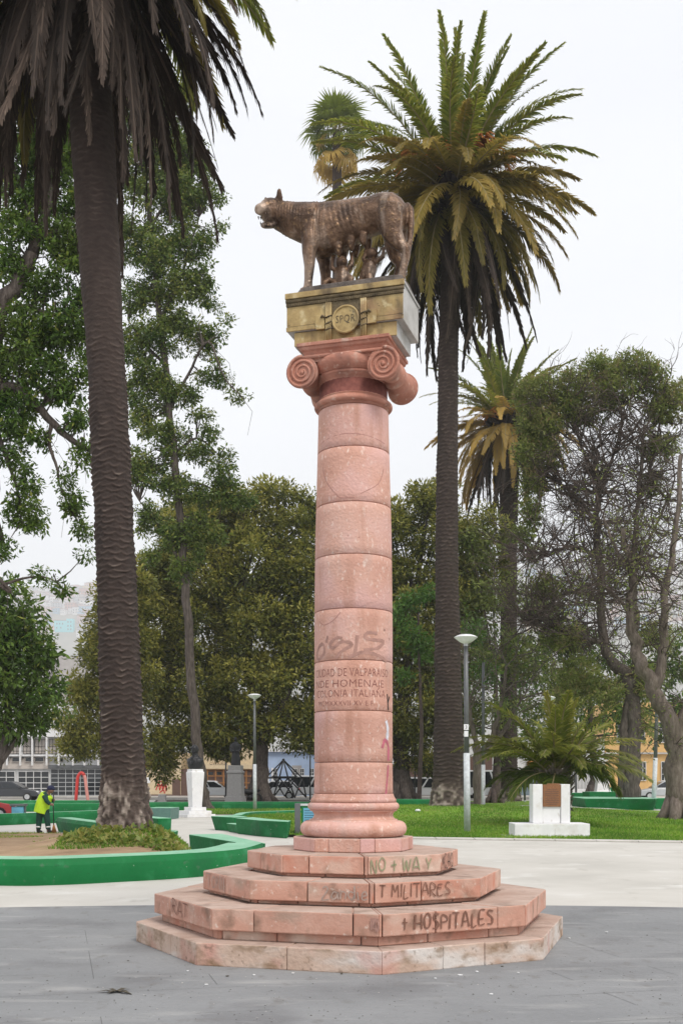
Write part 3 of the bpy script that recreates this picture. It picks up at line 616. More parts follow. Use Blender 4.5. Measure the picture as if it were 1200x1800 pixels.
# ------------------------------------------------------------------ bronze she-wolf and the two infants
GZ = 6.478
wolf = thing('wolf_statue', 'weathered bronze she-wolf standing on the pedestal with open jaws', 'statue', tuple(UW((0, 0, 6.40))))
mb = MB(UW); vs = []; k = 22
outl = [(-.50 + .06 * (i % 2) * 0, 0) for i in range(1)]
slab = [(-.50, -.24), (-.44, -.285), (-.1, -.30), (.2, -.295), (.50, -.30), (.575, -.27), (.59, -.05), (.58, .22), (.5, .29), (.0, .3), (-.4, .28), (-.51, .2)]
mb.prism([(x * .98, y * .96) for x, y in slab], 6.401, GZ, [(x * 1.02 - (.04 if x < -.4 else 0), y) for x, y in slab]); mb.build('bronze_ground', MATS['bronze_slab'], wolf, .012)
mb = MB(UW)
def ell_loft(secs, k=22):
    vs = []
    for u, w, z, hh, hw in secs:
        for j in range(k): t = 2 * math.pi * j / k; vs.append((u, w + hw * math.cos(t), z + hh * math.sin(t)))
    n = len(secs); mb.add(vs, [(i * k + j, (i + 1) * k + j, (i + 1) * k + (j + 1) % k, i * k + (j + 1) % k) for i in range(n - 1) for j in range(k)] + [tuple(range(k)), tuple((n - 1) * k + j for j in range(k - 1, -1, -1))])
ell_loft([(-.545, 0, 7.22, .07, .06), (-.52, 0, 7.20, .16, .115), (-.45, 0, 7.175, .24, .165), (-.36, 0, 7.155, .27, .185), (-.22, 0, 7.15, .268, .195), (-.05, 0, 7.17, .24, .19),
          (.10, 0, 7.20, .206, .172), (.2, 0, 7.22, .19, .16), (.3, 0, 7.235, .19, .168), (.42, 0, 7.225, .184, .165), (.5, 0, 7.19, .155, .13), (.555, 0, 7.15, .11, .085), (.58, 0, 7.13, .05, .04)])
# neck and head
mb.tube([(-.40, 0, 7.22), (-.52, -.02, 7.245), (-.63, -.05, 7.275), (-.72, -.07, 7.31), (-.79, -.09, 7.325)], [.21, .195, .17, .15, .13], 18)
hc = Vector((-.815, -.12, 7.345)); hd = Vector((-.52, -.83, -.2)).normalized(); hs = Vector((0, 0, 1)).cross(hd).normalized(); hu = hd.cross(hs)
HM = Matrix((hd, hs, hu)).transposed()
def H(f, s, u): return hc + hd * f + hs * s + hu * u
mb.ball(hc, (.14, .125, .13), 16, 10, HM); mb.ball(H(.02, 0, .04), (.125, .112, .095), 14, 8, HM)
mb.tube([H(.03, 0, .03), H(.10, 0, .022), H(.155, 0, .014), H(.19, 0, .01), H(.2, 0, .01)], [(.1, .09), (.086, .07), (.076, .058), (.06, .046), (.03, .024)], 14)   # upper jaw
mb.tube([H(-.02, 0, -.075), H(.07, 0, -.13), H(.135, 0, -.142), H(.16, 0, -.138)], [(.095, .07), (.078, .036), (.064, .03), (.04, .02)], 12)   # lower jaw
mb.ball(H(.195, 0, .03), (.018, .03, .018), 8, 6, HM)
for s in (-1, 1):
    mb.tube([H(-.03, s * .075, .07), H(-.035, s * .095, .12), H(-.03, s * .112, .175), H(-.025, s * .114, .195)], [(.045, .028), (.04, .024), (.022, .014), (.006, .006)], 10)
    mb.ball(H(.085, s * .055, .062), (.035, .024, .016), 8, 6, HM); mb.ball(H(.03, s * .085, -.02), (.06, .035, .05), 8, 6, HM)
# legs
def leg(pts): mb.tube([p[:3] for p in pts], [p[3] for p in pts], 12)
for w, du in ((-1, 0), (1, .085)):
    leg([(-.40 + du * .4, w * .09, 7.16, .12), (-.41 + du * .6, w * .115, 7.0, .10), (-.425 + du, w * .13, 6.88, .072), (-.42 + du, w * .135, 6.74, .054), (-.43 + du, w * .135, 6.6, .043), (-.435 + du, w * .135, 6.53, .046), (-.45 + du, w * .137, 6.50, .048)])
    for q in (-.025, 0, .025): leg([(-.45 + du, w * .137 + q, 6.505, .028), (-.505 + du, w * .137 + q * 1.2, 6.495, .02)])
    d2 = 0 if w < 0 else -.13
    leg([(.40, w * .08, 7.2, .155), (.415, w * .105, 7.06, .135), (.44 + d2 * .4, w * .12, 6.94, .1), (.505 + d2 * .8, w * .125, 6.84, .068), (.575 + d2, w * .125, 6.765, .05), (.573 + d2, w * .125, 6.72, .044), (.545 + d2, w * .125, 6.61, .04), (.53 + d2, w * .125, 6.53, .042), (.515 + d2, w * .125, 6.50, .045)])
    for q in (-.025, 0, .025): leg([(.51 + d2, w * .125 + q, 6.505, .028), (.445 + d2, w * .125 + q * 1.2, 6.495, .02)])
leg([(.545, 0, 7.28, .03), (.59, -.02, 7.22, .034), (.605, -.04, 7.08, .03), (.597, -.06, 6.92, .03), (.585, -.07, 6.8, .026), (.575, -.08, 6.72, .01)])
for u, z in ((-.13, 6.95), (.0, 6.985), (.125, 7.02)):
    for w in (-1, 1): leg([(u, w * .07, z, .05), (u, w * .08, z - .06, .04), (u + .004, w * .08, z - .105, .024), (u + .006, w * .08, z - .125, .01)])
wb = remeshed(mb, 'wolf_body', MATS['bronze'], wolf, .0095, 2)
# carved relief: ribs along the flank and curls of the mane pressed into the bronze surface
me = wb.data; n = len(me.vertices); co = np.empty(n * 3); me.vertices.foreach_get('co', co); co = co.reshape(-1, 3); no = np.empty(n * 3); me.vertices.foreach_get('normal', no); no = no.reshape(-1, 3)
ca, sa = math.cos(PA), math.sin(PA); o_ = np.array(ORG[wolf.name]) - np.array([CX, CY, 0]); wc = co + o_
uu = wc[:, 0] * ca - wc[:, 1] * sa; zz = wc[:, 2]; ww = wc[:, 0] * sa + wc[:, 1] * ca
dsp = np.zeros(n)
rib = np.clip(1 - np.abs(uu + .08) / .2, 0, 1) * np.clip((zz - 7.02) / .08, 0, 1) * np.clip((7.40 - zz) / .06, 0, 1); dsp += rib ** .5 * .0045 * np.sin((uu + (zz - 7.2) * .25) * 2 * np.pi / .052)
mane = ((uu < -.47) & (uu > -.76) & (zz > 7.12)) | ((uu < -.27) & (uu > -.40) & (zz > 6.98) & (zz < 7.4))
row = np.floor((zz) / .026); cur = np.sin(uu / .030 * 2 * np.pi + (row % 2) * np.pi) * np.sin(zz / .026 * np.pi) ; dsp += np.where(mane, .005 * cur, 0)
me.vertices.foreach_set('co', (co + no * dsp[:, None]).ravel()); me.update()
mb = MB(UW); 
for s in (-1, 1):
    for f in (.06, .09, .12, .15): mb.tube([H(f, s * .058, -.036), H(f, s * .058, -.066)], [.009, .002], 5); mb.tube([H(f - .01, s * .05, -.112), H(f - .01, s * .05, -.085)], [.008, .002], 5)
mb.build('tooth', MATS['bronze_dark'], wolf)
mb = MB(UW)
for s in (-1, 1): mb.ball(H(.098, s * .066, .05), .013, 8, 6, HM)
mb.build('eye', MATS['bronze_dark'], wolf)
def infant(u0, label, kneel, seed):
    t = thing('infant_statue', label, 'statue', tuple(UW((u0, -.02, GZ)))); mb = MB(UW)
    def T(pts): mb.tube([(u0 + p[0], p[1] - .03, GZ + p[2]) for p in pts], [p[3] for p in pts], 10)
    def B(c, r): mb.ball((u0 + c[0], c[1] - .03, GZ + c[2]), r, 12, 8)
    if not kneel:
        T([(0, .0, .05, .085), (0, -.01, .11, .086), (0, -.005, .18, .08), (0, .0, .23, .06), (0, .0, .26, .032)]); B((.0, .0, .305), (.06, .064, .064)); B((.0, -.052, .3), (.012, .012, .012))
        for s in (-1, 1):
            T([(s * .055, 0, .225, .03), (s * .105, -.01, .26, .025), (s * .10, .01, .345, .02), (s * .095, .015, .375, .018)])
            T([(s * .045, -.03, .05, .045), (s * .11, -.10, .10, .038), (s * .135, -.14, .06, .03), (s * .14, -.145, .02, .025)]); T([(s * .14, -.14, .02, .022), (s * .15, -.19, .02, .016)])
            for q in range(4): T([(s * .095 + (q - 1.5) * .011, .015, .375, .008), (s * .095 + (q - 1.5) * .014, .012, .405, .006)])
    else:
        T([(-.03, 0, .09, .078), (-.01, -.01, .15, .08), (.01, -.005, .22, .074), (.02, .0, .27, .055), (.03, 0, .3, .03)]); B((.035, -.005, .345), (.06, .063, .062)); B((.03, -.058, .345), (.011, .011, .011))
        for s in (-1, 1):
            T([(.02 + s * .05, 0, .265, .028), (.05 + s * .10, -.02, .30, .024), (.06 + s * .09, .0, .38, .018)])
            for q in range(4): T([(.06 + s * .09 + (q - 1.5) * .011, 0, .38, .008), (.06 + s * .09 + (q - 1.5) * .014, 0, .408, .006)])
        T([(-.03, -.03, .09, .045), (.03, -.10, .08, .04), (.04, -.11, .02, .032)]); T([(.04, -.10, .025, .028), (-.06, -.05, .022, .02)])
        T([(-.04, .02, .09, .045), (-.09, -.06, .06, .036), (-.06, -.10, .022, .026)]); T([(-.06, -.1, .02, .02), (-.1, -.12, .018, .015)])
    remeshed(mb, 'infant_body', MATS['bronze'], t, .0085, 2)
infant(-.11, 'bronze infant seated under the wolf, nearer her front legs', False, 1); infant(.17, 'bronze infant kneeling under the wolf, nearer her hind legs', True, 2)

# ------------------------------------------------------------------ palms
def frond_mesh(name, L, e0, e1, nl, ll, lw, seed, mats, spread=(58, 28), vee=.45, droop=.35, tint0=.4, power=1.3, rr=.045):
    rg = np.random.default_rng(seed); n = 26; ts = np.linspace(0, 1, n); an = np.radians(e0 + (e1 - e0) * ts ** power)
    ds = L / (n - 1); X = np.concatenate([[0], np.cumsum(np.cos(an[:-1]) * ds)]); Z = np.concatenate([[0], np.cumsum(np.sin(an[:-1]) * ds)])
    Yc = .04 * L * np.sin(ts * 2.2 + rg.uniform(0, 6)) * ts
    V = []; F = []; tn = []; mi = []
    k = 4                                          # rachis
    for i in range(n):
        r = rr * (1 - .85 * ts[i]); up = np.array([-math.sin(an[i]), 0, math.cos(an[i])])
        for j in range(k):
            w = 2 * math.pi * (j + .5) / k; V.append(np.array([X[i], Yc[i], Z[i]]) + np.array([0, 1, 0]) * math.cos(w) * r * 1.3 + up * math.sin(w) * r * .7); tn.append(.8)
    for i in range(n - 1):
        for j in range(k): F.append((i * k + j, i * k + (j + 1) % k, (i + 1) * k + (j + 1) % k, (i + 1) * k + j)); mi.append(1)
    for q in range(nl):
        t = .10 + .90 * (q + rg.random() * .5) / nl; fi = t * (n - 1); i = min(int(fi), n - 2); f = fi - i
        p = np.array([X[i] + (X[i + 1] - X[i]) * f, Yc[i] + (Yc[i + 1] - Yc[i]) * f, Z[i] + (Z[i + 1] - Z[i]) * f])
        a = an[i]; T = np.array([math.cos(a), 0, math.sin(a)]); U = np.array([-math.sin(a), 0, math.cos(a)])
        for s in (-1, 1):
            al = math.radians(spread[0] + (spread[1] - spread[0]) * t + rg.normal(0, 6)); v = vee + rg.normal(0, .18)
            d = T * math.cos(al) + (np.array([0, s, 0]) * math.cos(v) + U * math.sin(v)) * math.sin(al)
            l = ll * (math.sin(math.pi * min(1, .12 + .88 * t) ** .75) * .75 + .28) * rg.uniform(.8, 1.12)
            w = np.cross(d, U); w /= (np.linalg.norm(w) + 1e-9); w = w * lw * .5
            g = np.array([0, 0, -droop * l]); m = p + d * l * .55 + g * .25; e = p + d * l + g
            b = len(V); V += [p - w * .7, p + w * .7, m + w, m - w, e + w * .15, e - w * .15]; F += [(b, b + 1, b + 2, b + 3), (b + 3, b + 2, b + 4, b + 5)]; mi += [0, 0]
            tt = min(1, max(0, tint0 + rg.normal(0, .13) + .25 * (t - .5))); tn += [tt, tt, tt, tt, min(1, tt + .15), min(1, tt + .15)]
    me = mesh_np(name, V, F, False, tn)
    for m_ in mats: me.materials.append(m_)
    me.polygons.foreach_set('material_index', np.array(mi, np.int32)); return me

def palm_trunk(parent, path, rad, row=.11, cnt=13, amp=.035, zroot=1.6, k=84, dz=.022, root_amp=.05, fade=99):
    path = [Vector(p) for p in path]; zz = [p.z for p in path]; z0, z1 = zz[0], zz[-1]
    nz = int((z1 - z0) / dz); Z = np.linspace(z0, z1, nz); cx = np.interp(Z, zz, [p.x for p in path]); cy = np.interp(Z, zz, [p.y for p in path])
    hz = Z - z0; rr = np.interp(hz, [a for a, b in rad], [b for a, b in rad])
    A = np.linspace(0, 2 * np.pi, k, endpoint=False); AA, ZZ = np.meshgrid(A, hz)
    nzv = np.array([[mnoise.noise((math.cos(a) * 2.2, math.sin(a) * 2.2, h * 2.1)) + .6 * mnoise.noise((math.cos(a) * .8, math.sin(a) * .8, h * .45 + 9)) for a in A[::4]] for h in hz[::6]])
    low = np.stack([np.interp(np.arange(k), np.append(np.arange(0, k, 4), k), np.append(r, r[0])) for r in nzv]); low = np.stack([np.interp(np.arange(nz), np.arange(0, nz, 6), low[:, j]) for j in range(k)], 1)
    rw = ZZ / row + low * .55; ri = np.floor(rw); fr = rw - ri                   # leaf scars: staggered lozenges with proud lower lips
    ph = AA / (2 * np.pi) * cnt + (ri % 2) * .5 + low * .5; fx = np.abs((ph - np.floor(ph)) - .5) * 2
    lip = np.clip(1 - np.abs(fr - (.50 - .42 * (1 - fx ** 1.6))) * 3.2, 0, 1); D = lip * (1 - .35 * fx)
    rootw = 1 / (1 + np.exp((ZZ - zroot - low * .5) * 6)); fd = np.clip(1 - (ZZ - fade) / (fade * .8), .35, 1)
    rnd = RNG.normal(0, 1, AA.shape)
    wear = np.clip(.5 + low * 1.3, .15, 1.15); D = D * (.55 + .5 * wear) * (1 + .35 * np.sin(ri * 12.9898 + np.floor(ph) * 78.233))
    if root_amp:
        rn = np.array([[mnoise.noise((math.cos(a) * 7, math.sin(a) * 7, h * 7)) for a in A[::2]] for h in hz[:int(zroot * 2.2 / dz) + 2]])
        rnf = np.zeros_like(AA); rnk = np.repeat(rn, 2, axis=1)[:, :k]; m_ = min(len(rnk), nz); rnf[:m_] = rnk[:m_]
    else: rnf = 0
    rad_ = rr[:, None] + (D * amp * fd) * (1 - rootw) + rootw * (rnf * root_amp + rnd * .004) + rnd * .003 + low * .02
    V = np.stack([cx[:, None] + rad_ * np.cos(AA), cy[:, None] + rad_ * np.sin(AA), np.repeat(Z[:, None], k, 1)], 2).reshape(-1, 3)
    I = np.arange((nz - 1) * k); j = I % k; i = I // k; F = np.stack([i * k + j, i * k + (j + 1) % k, (i + 1) * k + (j + 1) % k, (i + 1) * k + j], 1)
    tint = np.clip(.12 + D * .6 * fd + (1 - fd) * .25 + low * .15, 0, .85) * (1 - rootw) + rootw * np.clip(.72 + rnf * .5 + low * .2, .3, 1)
    return obj_np('trunk', V, F, MATS['palm_trunk'], parent, True, np.clip(tint, 0, 1).ravel())

FM = {}
G_, O_, D_, RA = 'frond_green', 'frond_old', 'frond_dead', 'rachis'
def frond_set(key, L, nl, ll, lw, classes):
    out = []
    for ci, c in enumerate(classes):
        vs = [frond_mesh('frond', L * c['l'] * s, c['e0'] + d, c['e1'] + d, nl, ll * c.get('ll', 1), lw, 100 * ci + q + hash(key) % 7 * 0, [MATS[c['m']], MATS[c.get('r', RA)]], c.get('sp', (58, 28)), c.get('v', .45), c.get('dr', .3), c.get('t', .4), c.get('p', 1.3))
              for q, (s, d) in enumerate(((1, 0), (.93, 8), (1.06, -7)))]
        out.append((vs, c))
    return out
def crown(t, center, fs, extra=(0, 0), rad=.28):
    az = random.random() * 6
    for vs, c in fs:
        n = c['n']
        for i in range(n):
            az += 2.39996 + random.uniform(-.18, .18)
            if 'az' in c: a = math.radians(random.uniform(*c['az']))
            else: a = az
            o = bpy.data.objects.new('frond', random.choice(vs)); link(o, t)
            zoff = c.get('z', 0) + random.uniform(-.25, .25); r = rad * c.get('r0', 1)
            o.location = Vector(center) - ORG[t.name] + Vector((math.cos(a) * r, math.sin(a) * r, zoff)); o.rotation_euler = (random.gauss(0, .16), random.gauss(0, .09), a)
            s = random.uniform(.88, 1.08); o.scale = (s, s, s)
def fruit(t, c, r, n, seed):
    rg = random.Random(seed); mb = MB()
    for i in range(n):
        a = rg.uniform(0, 6.28); e = rg.uniform(-.3, .9); L = r * rg.uniform(.6, 1.1); p0 = Vector(c)
        p1 = p0 + Vector((math.cos(a) * math.cos(e), math.sin(a) * math.cos(e), math.sin(e))) * L * .6; p2 = p1 + Vector((math.cos(a), math.sin(a), -.8)) * L * .4
        mb.tube([p0, p1, p2], [r * .03, r * .035, r * .02], 4)
    mb.build('fruit_stalks', MATS['orange_fruit'], t)
def boss(t, c, r, h):                              # the pineapple of cut leaf bases under the fronds
    mb = MB(); c = Vector(c)
    for i in range(130):
        f = i / 130; a = i * 2.39996; z = -h * .5 + h * f; rr = r * math.sin(math.pi * (.18 + .7 * f)) ** .8
        d = Vector((math.cos(a), math.sin(a), .5)); p = c + Vector((math.cos(a) * rr * .7, math.sin(a) * rr * .7, z)); mb.tube([p, p + d * r * .42, p + d * r * .62 + Vector((0, 0, .1 * r))], [r * .17, r * .13, r * .05], 5)
    mb.ball(c, (r * .85, r * .85, h * .55), 14, 8); mb.build('leaf_bases', MATS['palm_trunk'], t)

CAN = [dict(e0=86, e1=64, l=1.0, n=13, m=G_, t=.45, v=.5, z=.5, r0=.5), dict(e0=66, e1=22, l=1.05, n=18, m=G_, t=.45, v=.45, z=.35), dict(e0=42, e1=-22, l=1.05, n=22, m=G_, t=.62, v=.35, z=.15),
       dict(e0=16, e1=-48, l=1.0, n=32, m=O_, t=.5, v=.2, z=-.1), dict(e0=-14, e1=-74, l=.95, n=36, m=O_, t=.55, v=.1, z=-.35, sp=(52, 26)), dict(e0=-38, e1=-86, l=.95, n=22, m=O_, t=.2, v=.0, z=-.6, sp=(46, 22)),
       dict(e0=-62, e1=-91, l=1.1, n=44, m=D_, t=.25, v=-.2, sp=(24, 12), dr=.1, z=-.9, r0=1.3, p=.7, r='frond_dead')]
# the palm right of the column
Y1 = 50; b1 = P(789, 1417, Y1)
palm1 = thing('date_palm', 'tall date palm with full crown just right of the column', 'palm tree', tuple(b1))
c1 = P(797, 332, Y1)
palm_trunk(palm1, [b1 - Vector((0, 0, .4)), b1, P(788, 1250, Y1), P(785, 1000, Y1), P(786, 800, Y1), P(788, 600, Y1), c1], [(0, .98), (.5, .86), (1.2, .74), (2.2, .66), (5, .60), (10, .50), (18, .43), (30, .43)], .17, 12, .055, 1.35, 72, .04, .07, 16)
boss(palm1, c1 - Vector((0, 0, .5)), 1.15, 2.6)
crown(palm1, c1, frond_set('a', 5.8, 96, .68, .074, CAN), rad=.7)
for dx, dz, r in ((.95, .9, 1.0), (-1.5, .2, 1.0), (-.7, .65, .8), (.4, .9, .8), (1.6, .2, .8)): fruit(palm1, c1 + Vector((dx * 1.15, -1.5, dz + .25)), r * 1.15, 46, int(dx * 10))
# the palm behind it, leaning into the bare tree
Y2 = 82; b2 = P(892, 1410, Y2); c2 = P(889, 742, Y2)
palm2 = thing('date_palm', 'date palm with yellowed fronds behind the bare brown tree', 'palm tree', tuple(b2))
palm_trunk(palm2, [b2 - Vector((0, 0, .4)), b2, P(893, 1250, Y2), P(894, 1000, Y2), c2], [(0, 1.15), (.8, .95), (1.6, .78), (3, .66), (10, .58), (30, .56)], .2, 11, .06, 1.5, 60, .06, .09, 18)
CAN2 = [dict(c) for c in CAN]
for c, n in zip(CAN2, (12, 18, 20, 22, 26, 16, 26)): c['n'] = n
CAN2[2]['t'] = .75; CAN2[3]['t'] = .9; CAN2[4]['t'] = 1.0; CAN2[5]['t'] = 1.0
boss(palm2, c2 - Vector((0, 0, .4)), 1.2, 2.6); crown(palm2, c2, frond_set('b', 5.6, 70, .68, .095, CAN2), rad=.7)
for dx, dz in ((-.3, .6), (1.0, .5), (2.0, .3), (-1.3, .1)): fruit(palm2, c2 + Vector((dx, -1.1, dz)), 1.0, 30, int(dx * 10) + 50)
# the big palm in the left planter; its crown is above the frame
Y0 = 21; b0 = P(221, 1474, Y0); c0 = P(138, -165, Y0)
palm0 = thing('date_palm', 'huge leaning date palm in the green walled planter on the left', 'palm tree', tuple(b0))
palm_trunk(palm0, [b0 - Vector((0, 0, .3)), b0, P(219, 1400, Y0), P(213, 1250, Y0), P(206, 1050, Y0), P(200, 900, Y0), P(190, 700, Y0), P(178, 500, Y0), P(168, 330, Y0), P(158, 150, Y0), c0],
           [(0, .64), (.3, .56), (.9, .455), (1.45, .40), (2.0, .375), (4, .365), (6.5, .345), (9, .335), (11, .37), (13, .39), (20, .4)], .112, 9, .034, 1.28, 110, .016, .07, 7)
boss(palm0, c0 - Vector((0, 0, .6)), 1.0, 2.6)
CAN0 = [dict(e0=80, e1=50, l=.95, n=8, m=G_, z=.4, r0=.5), dict(e0=40, e1=-15, l=.85, n=16, m=G_, z=.2), dict(e0=8, e1=-56, l=.74, n=24, m=G_, t=.5, v=.2), dict(e0=-18, e1=-74, l=.7, n=26, m=O_, t=.2, v=.1, z=-.3, sp=(46, 22)),
        dict(e0=-40, e1=-83, l=.9, n=50, m=D_, t=.3, v=0, z=-.5, sp=(28, 13), r='frond_dead'), dict(e0=-58, e1=-88, l=1.0, n=30, m=D_, t=.3, v=-.1, sp=(20, 9), dr=.1, z=-.7, p=.8, r='frond_dead'), dict(e0=-72, e1=-92, l=.98, n=18, m=D_, t=.55, v=-.2, sp=(18, 9), dr=.05, z=-.9, r0=1.5, p=.7, r='frond_dead')]
crown(palm0, c0, frond_set('c', 5.0, 110, .5, .042, CAN0), rad=.55)
# fan palm far behind the statue
Yw = 108; bw = P(593, 1400, Yw); cw = P(592, 232, Yw)
fanp = thing('fan_palm', 'distant fan palm with shaggy head behind the wolf', 'palm tree', tuple(bw))
palm_trunk(fanp, [bw - Vector((0, 0, .3)), bw, cw], [(0, .75), (2, .6), (10, .5), (70, .42)], .5, 9, .03, .5, 20, .6, 0, 40)
def fan_mesh(seed, m, L=2.2, tint=.4, drp=.5):
    rg = np.random.default_rng(seed); V = []; F = []; tn = []; mi = []; n = 20; st = 1.1
    V += [(0, -.03, 0), (0, .03, 0), (st, .03, .2), (st, -.03, .2)]; F.append((0, 1, 2, 3)); tn += [.8] * 4; mi.append(1)
    for i in range(n):
        a = (-1 + 2 * i / (n - 1)) * 1.75 + rg.normal(0, .04); l = L * rg.uniform(.85, 1.05) * (1 - .18 * abs(a) / 1.75); d = np.array([math.cos(a), math.sin(a), .18]); s = np.array([-math.sin(a), math.cos(a), 0]) * .075
        p = np.array([st, 0, .2]); m1 = p + d * l * .6; e = p + d * l + np.array([0, 0, -drp * l * rg.uniform(.6, 1.2)]); b = len(V)
        V += [p, m1 - s, m1 + s, e]; F += [(b, b + 1, b + 3, b + 2)]; tn += [tint, tint, tint, min(1, tint + .25)]; mi.append(0)
    me = mesh_np('fan_leaf', V, F, False, tn); me.materials.append(MATS[m]); me.materials.append(MATS[RA]); me.polygons.foreach_set('material_index', np.array(mi, np.int32)); return me
fg = [fan_mesh(i, G_, 1.5, .4) for i in range(3)]; fd_ = [fan_mesh(i + 9, O_, 1.5, .95, .5) for i in range(2)]
for i in range(58):
    a = i * 2.39996; e = 78 - 150 * (i / 58); o = bpy.data.objects.new('fan_leaf', random.choice(fg if i < 46 else fd_)); link(o, fanp)
    o.location = cw - ORG[fanp.name] + Vector((math.cos(a) * .3, math.sin(a) * .3, .3 - .9 * (i / 58) - (1.2 if i > 46 else 0))); o.rotation_euler = (random.gauss(0, .2), -R(e), a); s = random.uniform(1.0, 1.45); o.scale = (s, s, s)
# young palm behind the white memorial
Y3 = 37.5; b3 = P(975, 1455, Y3); c3 = P(977, 1352, Y3)
palm3 = thing('young_palm', 'short young palm with arching fronds behind the white memorial', 'palm tree', (b3.x, b3.y, lawn_z(b3.x, b3.y)))
mb = MB(); bb = Vector((b3.x, b3.y, lawn_z(b3.x, b3.y)))
for i in range(90):
    f = i / 90; a = i * 2.39996; z = f * (c3.z - bb.z); r = .24 + .2 * f; d = Vector((math.cos(a), math.sin(a), 1.1)); p = bb + Vector((math.cos(a) * r, math.sin(a) * r, z)); mb.tube([p, p + d * .16, p + d * .3], [.075, .05, .018], 5)
mb.tube([bb, bb + Vector((0, 0, .5)), c3], [.32, .3, .42], 14); mb.build('trunk', MATS['palm_root'], palm3)
Y_ = [dict(e0=84, e1=58, l=1.0, n=5, m=G_, t=.85, v=.35, r0=.4), dict(e0=66, e1=24, l=1.05, n=9, m=G_, t=.55, v=.3), dict(e0=46, e1=-14, l=1.1, n=12, m=G_, t=.65, v=.25), dict(e0=26, e1=-40, l=1.1, n=14, m=G_, t=.5, v=.15), dict(e0=5, e1=-62, l=.85, n=9, m=G_, t=.15, v=.1)]
crown(palm3, c3, frond_set('d', 2.6, 60, .62, .05, Y_), rad=.3)
for q, a in enumerate((30, 100, 160, 350)):
    mb = MB(); d = Vector((math.cos(R(a)), math.sin(R(a)), 0)); z = .25 + .25 * (q % 2); p = bb + d * .3 + Vector((0, 0, z)); mb.tube([p, p + d * .18 + Vector((0, 0, .12)), p + d * .3 + Vector((0, 0, -.02))], [.04, .03, .01], 5); mb.build('old_leaf_base', MATS['frond_dead'], palm3)

# ------------------------------------------------------------------ broadleaf trees
def leaf_arrays(C, N, radx, radz, size, rg, asp=.38, out=.6, droop=.2, shell=.55, tint=(.5, .2), tz=.0):
    """N leaves round each clump centre C (m,3) -> verts, faces, tints"""
    m = len(C); n = m * N; ci = np.repeat(np.arange(m), N); d = rg.normal(0, 1, (n, 3)); d /= np.linalg.norm(d, axis=1)[:, None]
    r = shell + (1 - shell) * rg.random(n); r = np.where(rg.random(n) < .25, rg.random(n), r)
    p = C[ci] + d * np.stack([radx[ci] * r, radx[ci] * r, radz[ci] * r], 1)
    a = d * out + rg.normal(0, .6, (n, 3)) + np.array([0, 0, -droop]); a /= np.linalg.norm(a, axis=1)[:, None]
    b = np.cross(a, rg.normal(0, 1, (n, 3)) + np.array([0, 0, 1.2])); b /= (np.linalg.norm(b, axis=1)[:, None] + 1e-9); c = np.cross(a, b)
    L = (size * rg.uniform(.6, 1.3, n) * rg.uniform(.7, 1.35, m)[ci])[:, None]; w = L * asp * .5
    V = np.empty((n, 4, 3)); V[:, 0] = p; V[:, 1] = p + a * L * .5 + b * w + c * w * .35; V[:, 2] = p + a * L; V[:, 3] = p + a * L * .5 - b * w + c * w * .35
    ct = rg.normal(0, .12, m)[ci]; t = np.clip(tint[0] + ct + rg.normal(0, tint[1], n) + tz * d[:, 2], 0, 1)  # tz lightens leaves on a clump's upper side: top light put into the tint
    return V.reshape(-1, 3), np.arange(n * 4).reshape(-1, 4), np.repeat(t, 4)
def blob_clumps(blobs, Y, rg, per=26, clump=1.0, dj=1.0, shell=.5):
    """blobs: (px, py, rx, ry[, dY]) photo-measured lobes of the crown at depth Y -> clump centres"""
    C = []; Rr = []
    for b in blobs:
        dY = b[4] if len(b) > 4 else 0; c = P(b[0], b[1], Y + dY); s = (Y + dY) / FPX; rx = b[2] * s; rz = b[3] * s
        n = max(3, int(per * (rx * rz) / (clump * clump) * .55)); d = rg.normal(0, 1, (n, 3)); d /= np.linalg.norm(d, axis=1)[:, None]
        r = np.cbrt(shell ** 3 + (1 - shell ** 3) * rg.random(n)); C.append(np.array(c) + d * r[:, None] * np.array([rx, min(rx, 5) * dj, rz]) * .92); Rr.append(np.full(n, clump) * rg.uniform(.6, 1.25, n))
    return np.concatenate(C), np.concatenate(Rr)
def leafy(t, blobs, Y, m, seed, leaves, size, clump, per=5, asp=.38, droop=.2, tint=(.45, .18), out=.6, shell=.5, dj=1.0, name='crown', tz=.12, flat_=.8):
    rg = np.random.default_rng(seed); C, r = blob_clumps(blobs, Y, rg, per, clump, dj, shell)
    V, F, tn = leaf_arrays(C, leaves, r, r * flat_, size, rg, asp, out, droop, tint=tint, tz=tz)
    return obj_np(name, V, F, MATS[m], t, False, tn), C
def limbs(mb, paths, k=8, n=5):
    for pts, r0, r1 in paths:
        q = cr(pts, n); m = len(q); mb.tube([p + Vector((random.gauss(0, r0 * .12), random.gauss(0, r0 * .12), 0)) for p in q], [r0 + (r1 - r0) * (i / (m - 1)) ** .8 for i in range(m)], k, True)
def twigs(mb, start, d, L, r, lev, rg, bend=.35, kids=(3, 5), up=.1, k=3, ratio=.62, tips=None):
    pts = [Vector(start)]; d = Vector(d).normalized(); n = 5
    for i in range(n):
        d = (d + Vector((rg.gauss(0, bend), rg.gauss(0, bend), rg.gauss(0, bend) + up)) * .5).normalized(); pts.append(pts[-1] + d * L / n)
    mb.tube(pts, [r * (1 - .7 * i / n) for i in range(n + 1)], k if lev < 2 else 5, False)
    if lev <= 0:
        if tips is not None: tips.append(pts[-1])
        return
    for j in range(rg.randint(*kids)):
        i = rg.randint(1, n); a = Vector((rg.gauss(0, 1), rg.gauss(0, 1), rg.gauss(0, .8))); a = (a - d * a.dot(d)).normalized()
        twigs(mb, pts[i], d * .75 + a * .75, L * ratio * rg.uniform(.7, 1.2), r * .5, lev - 1, rg, bend, kids, up, k, ratio, tips)
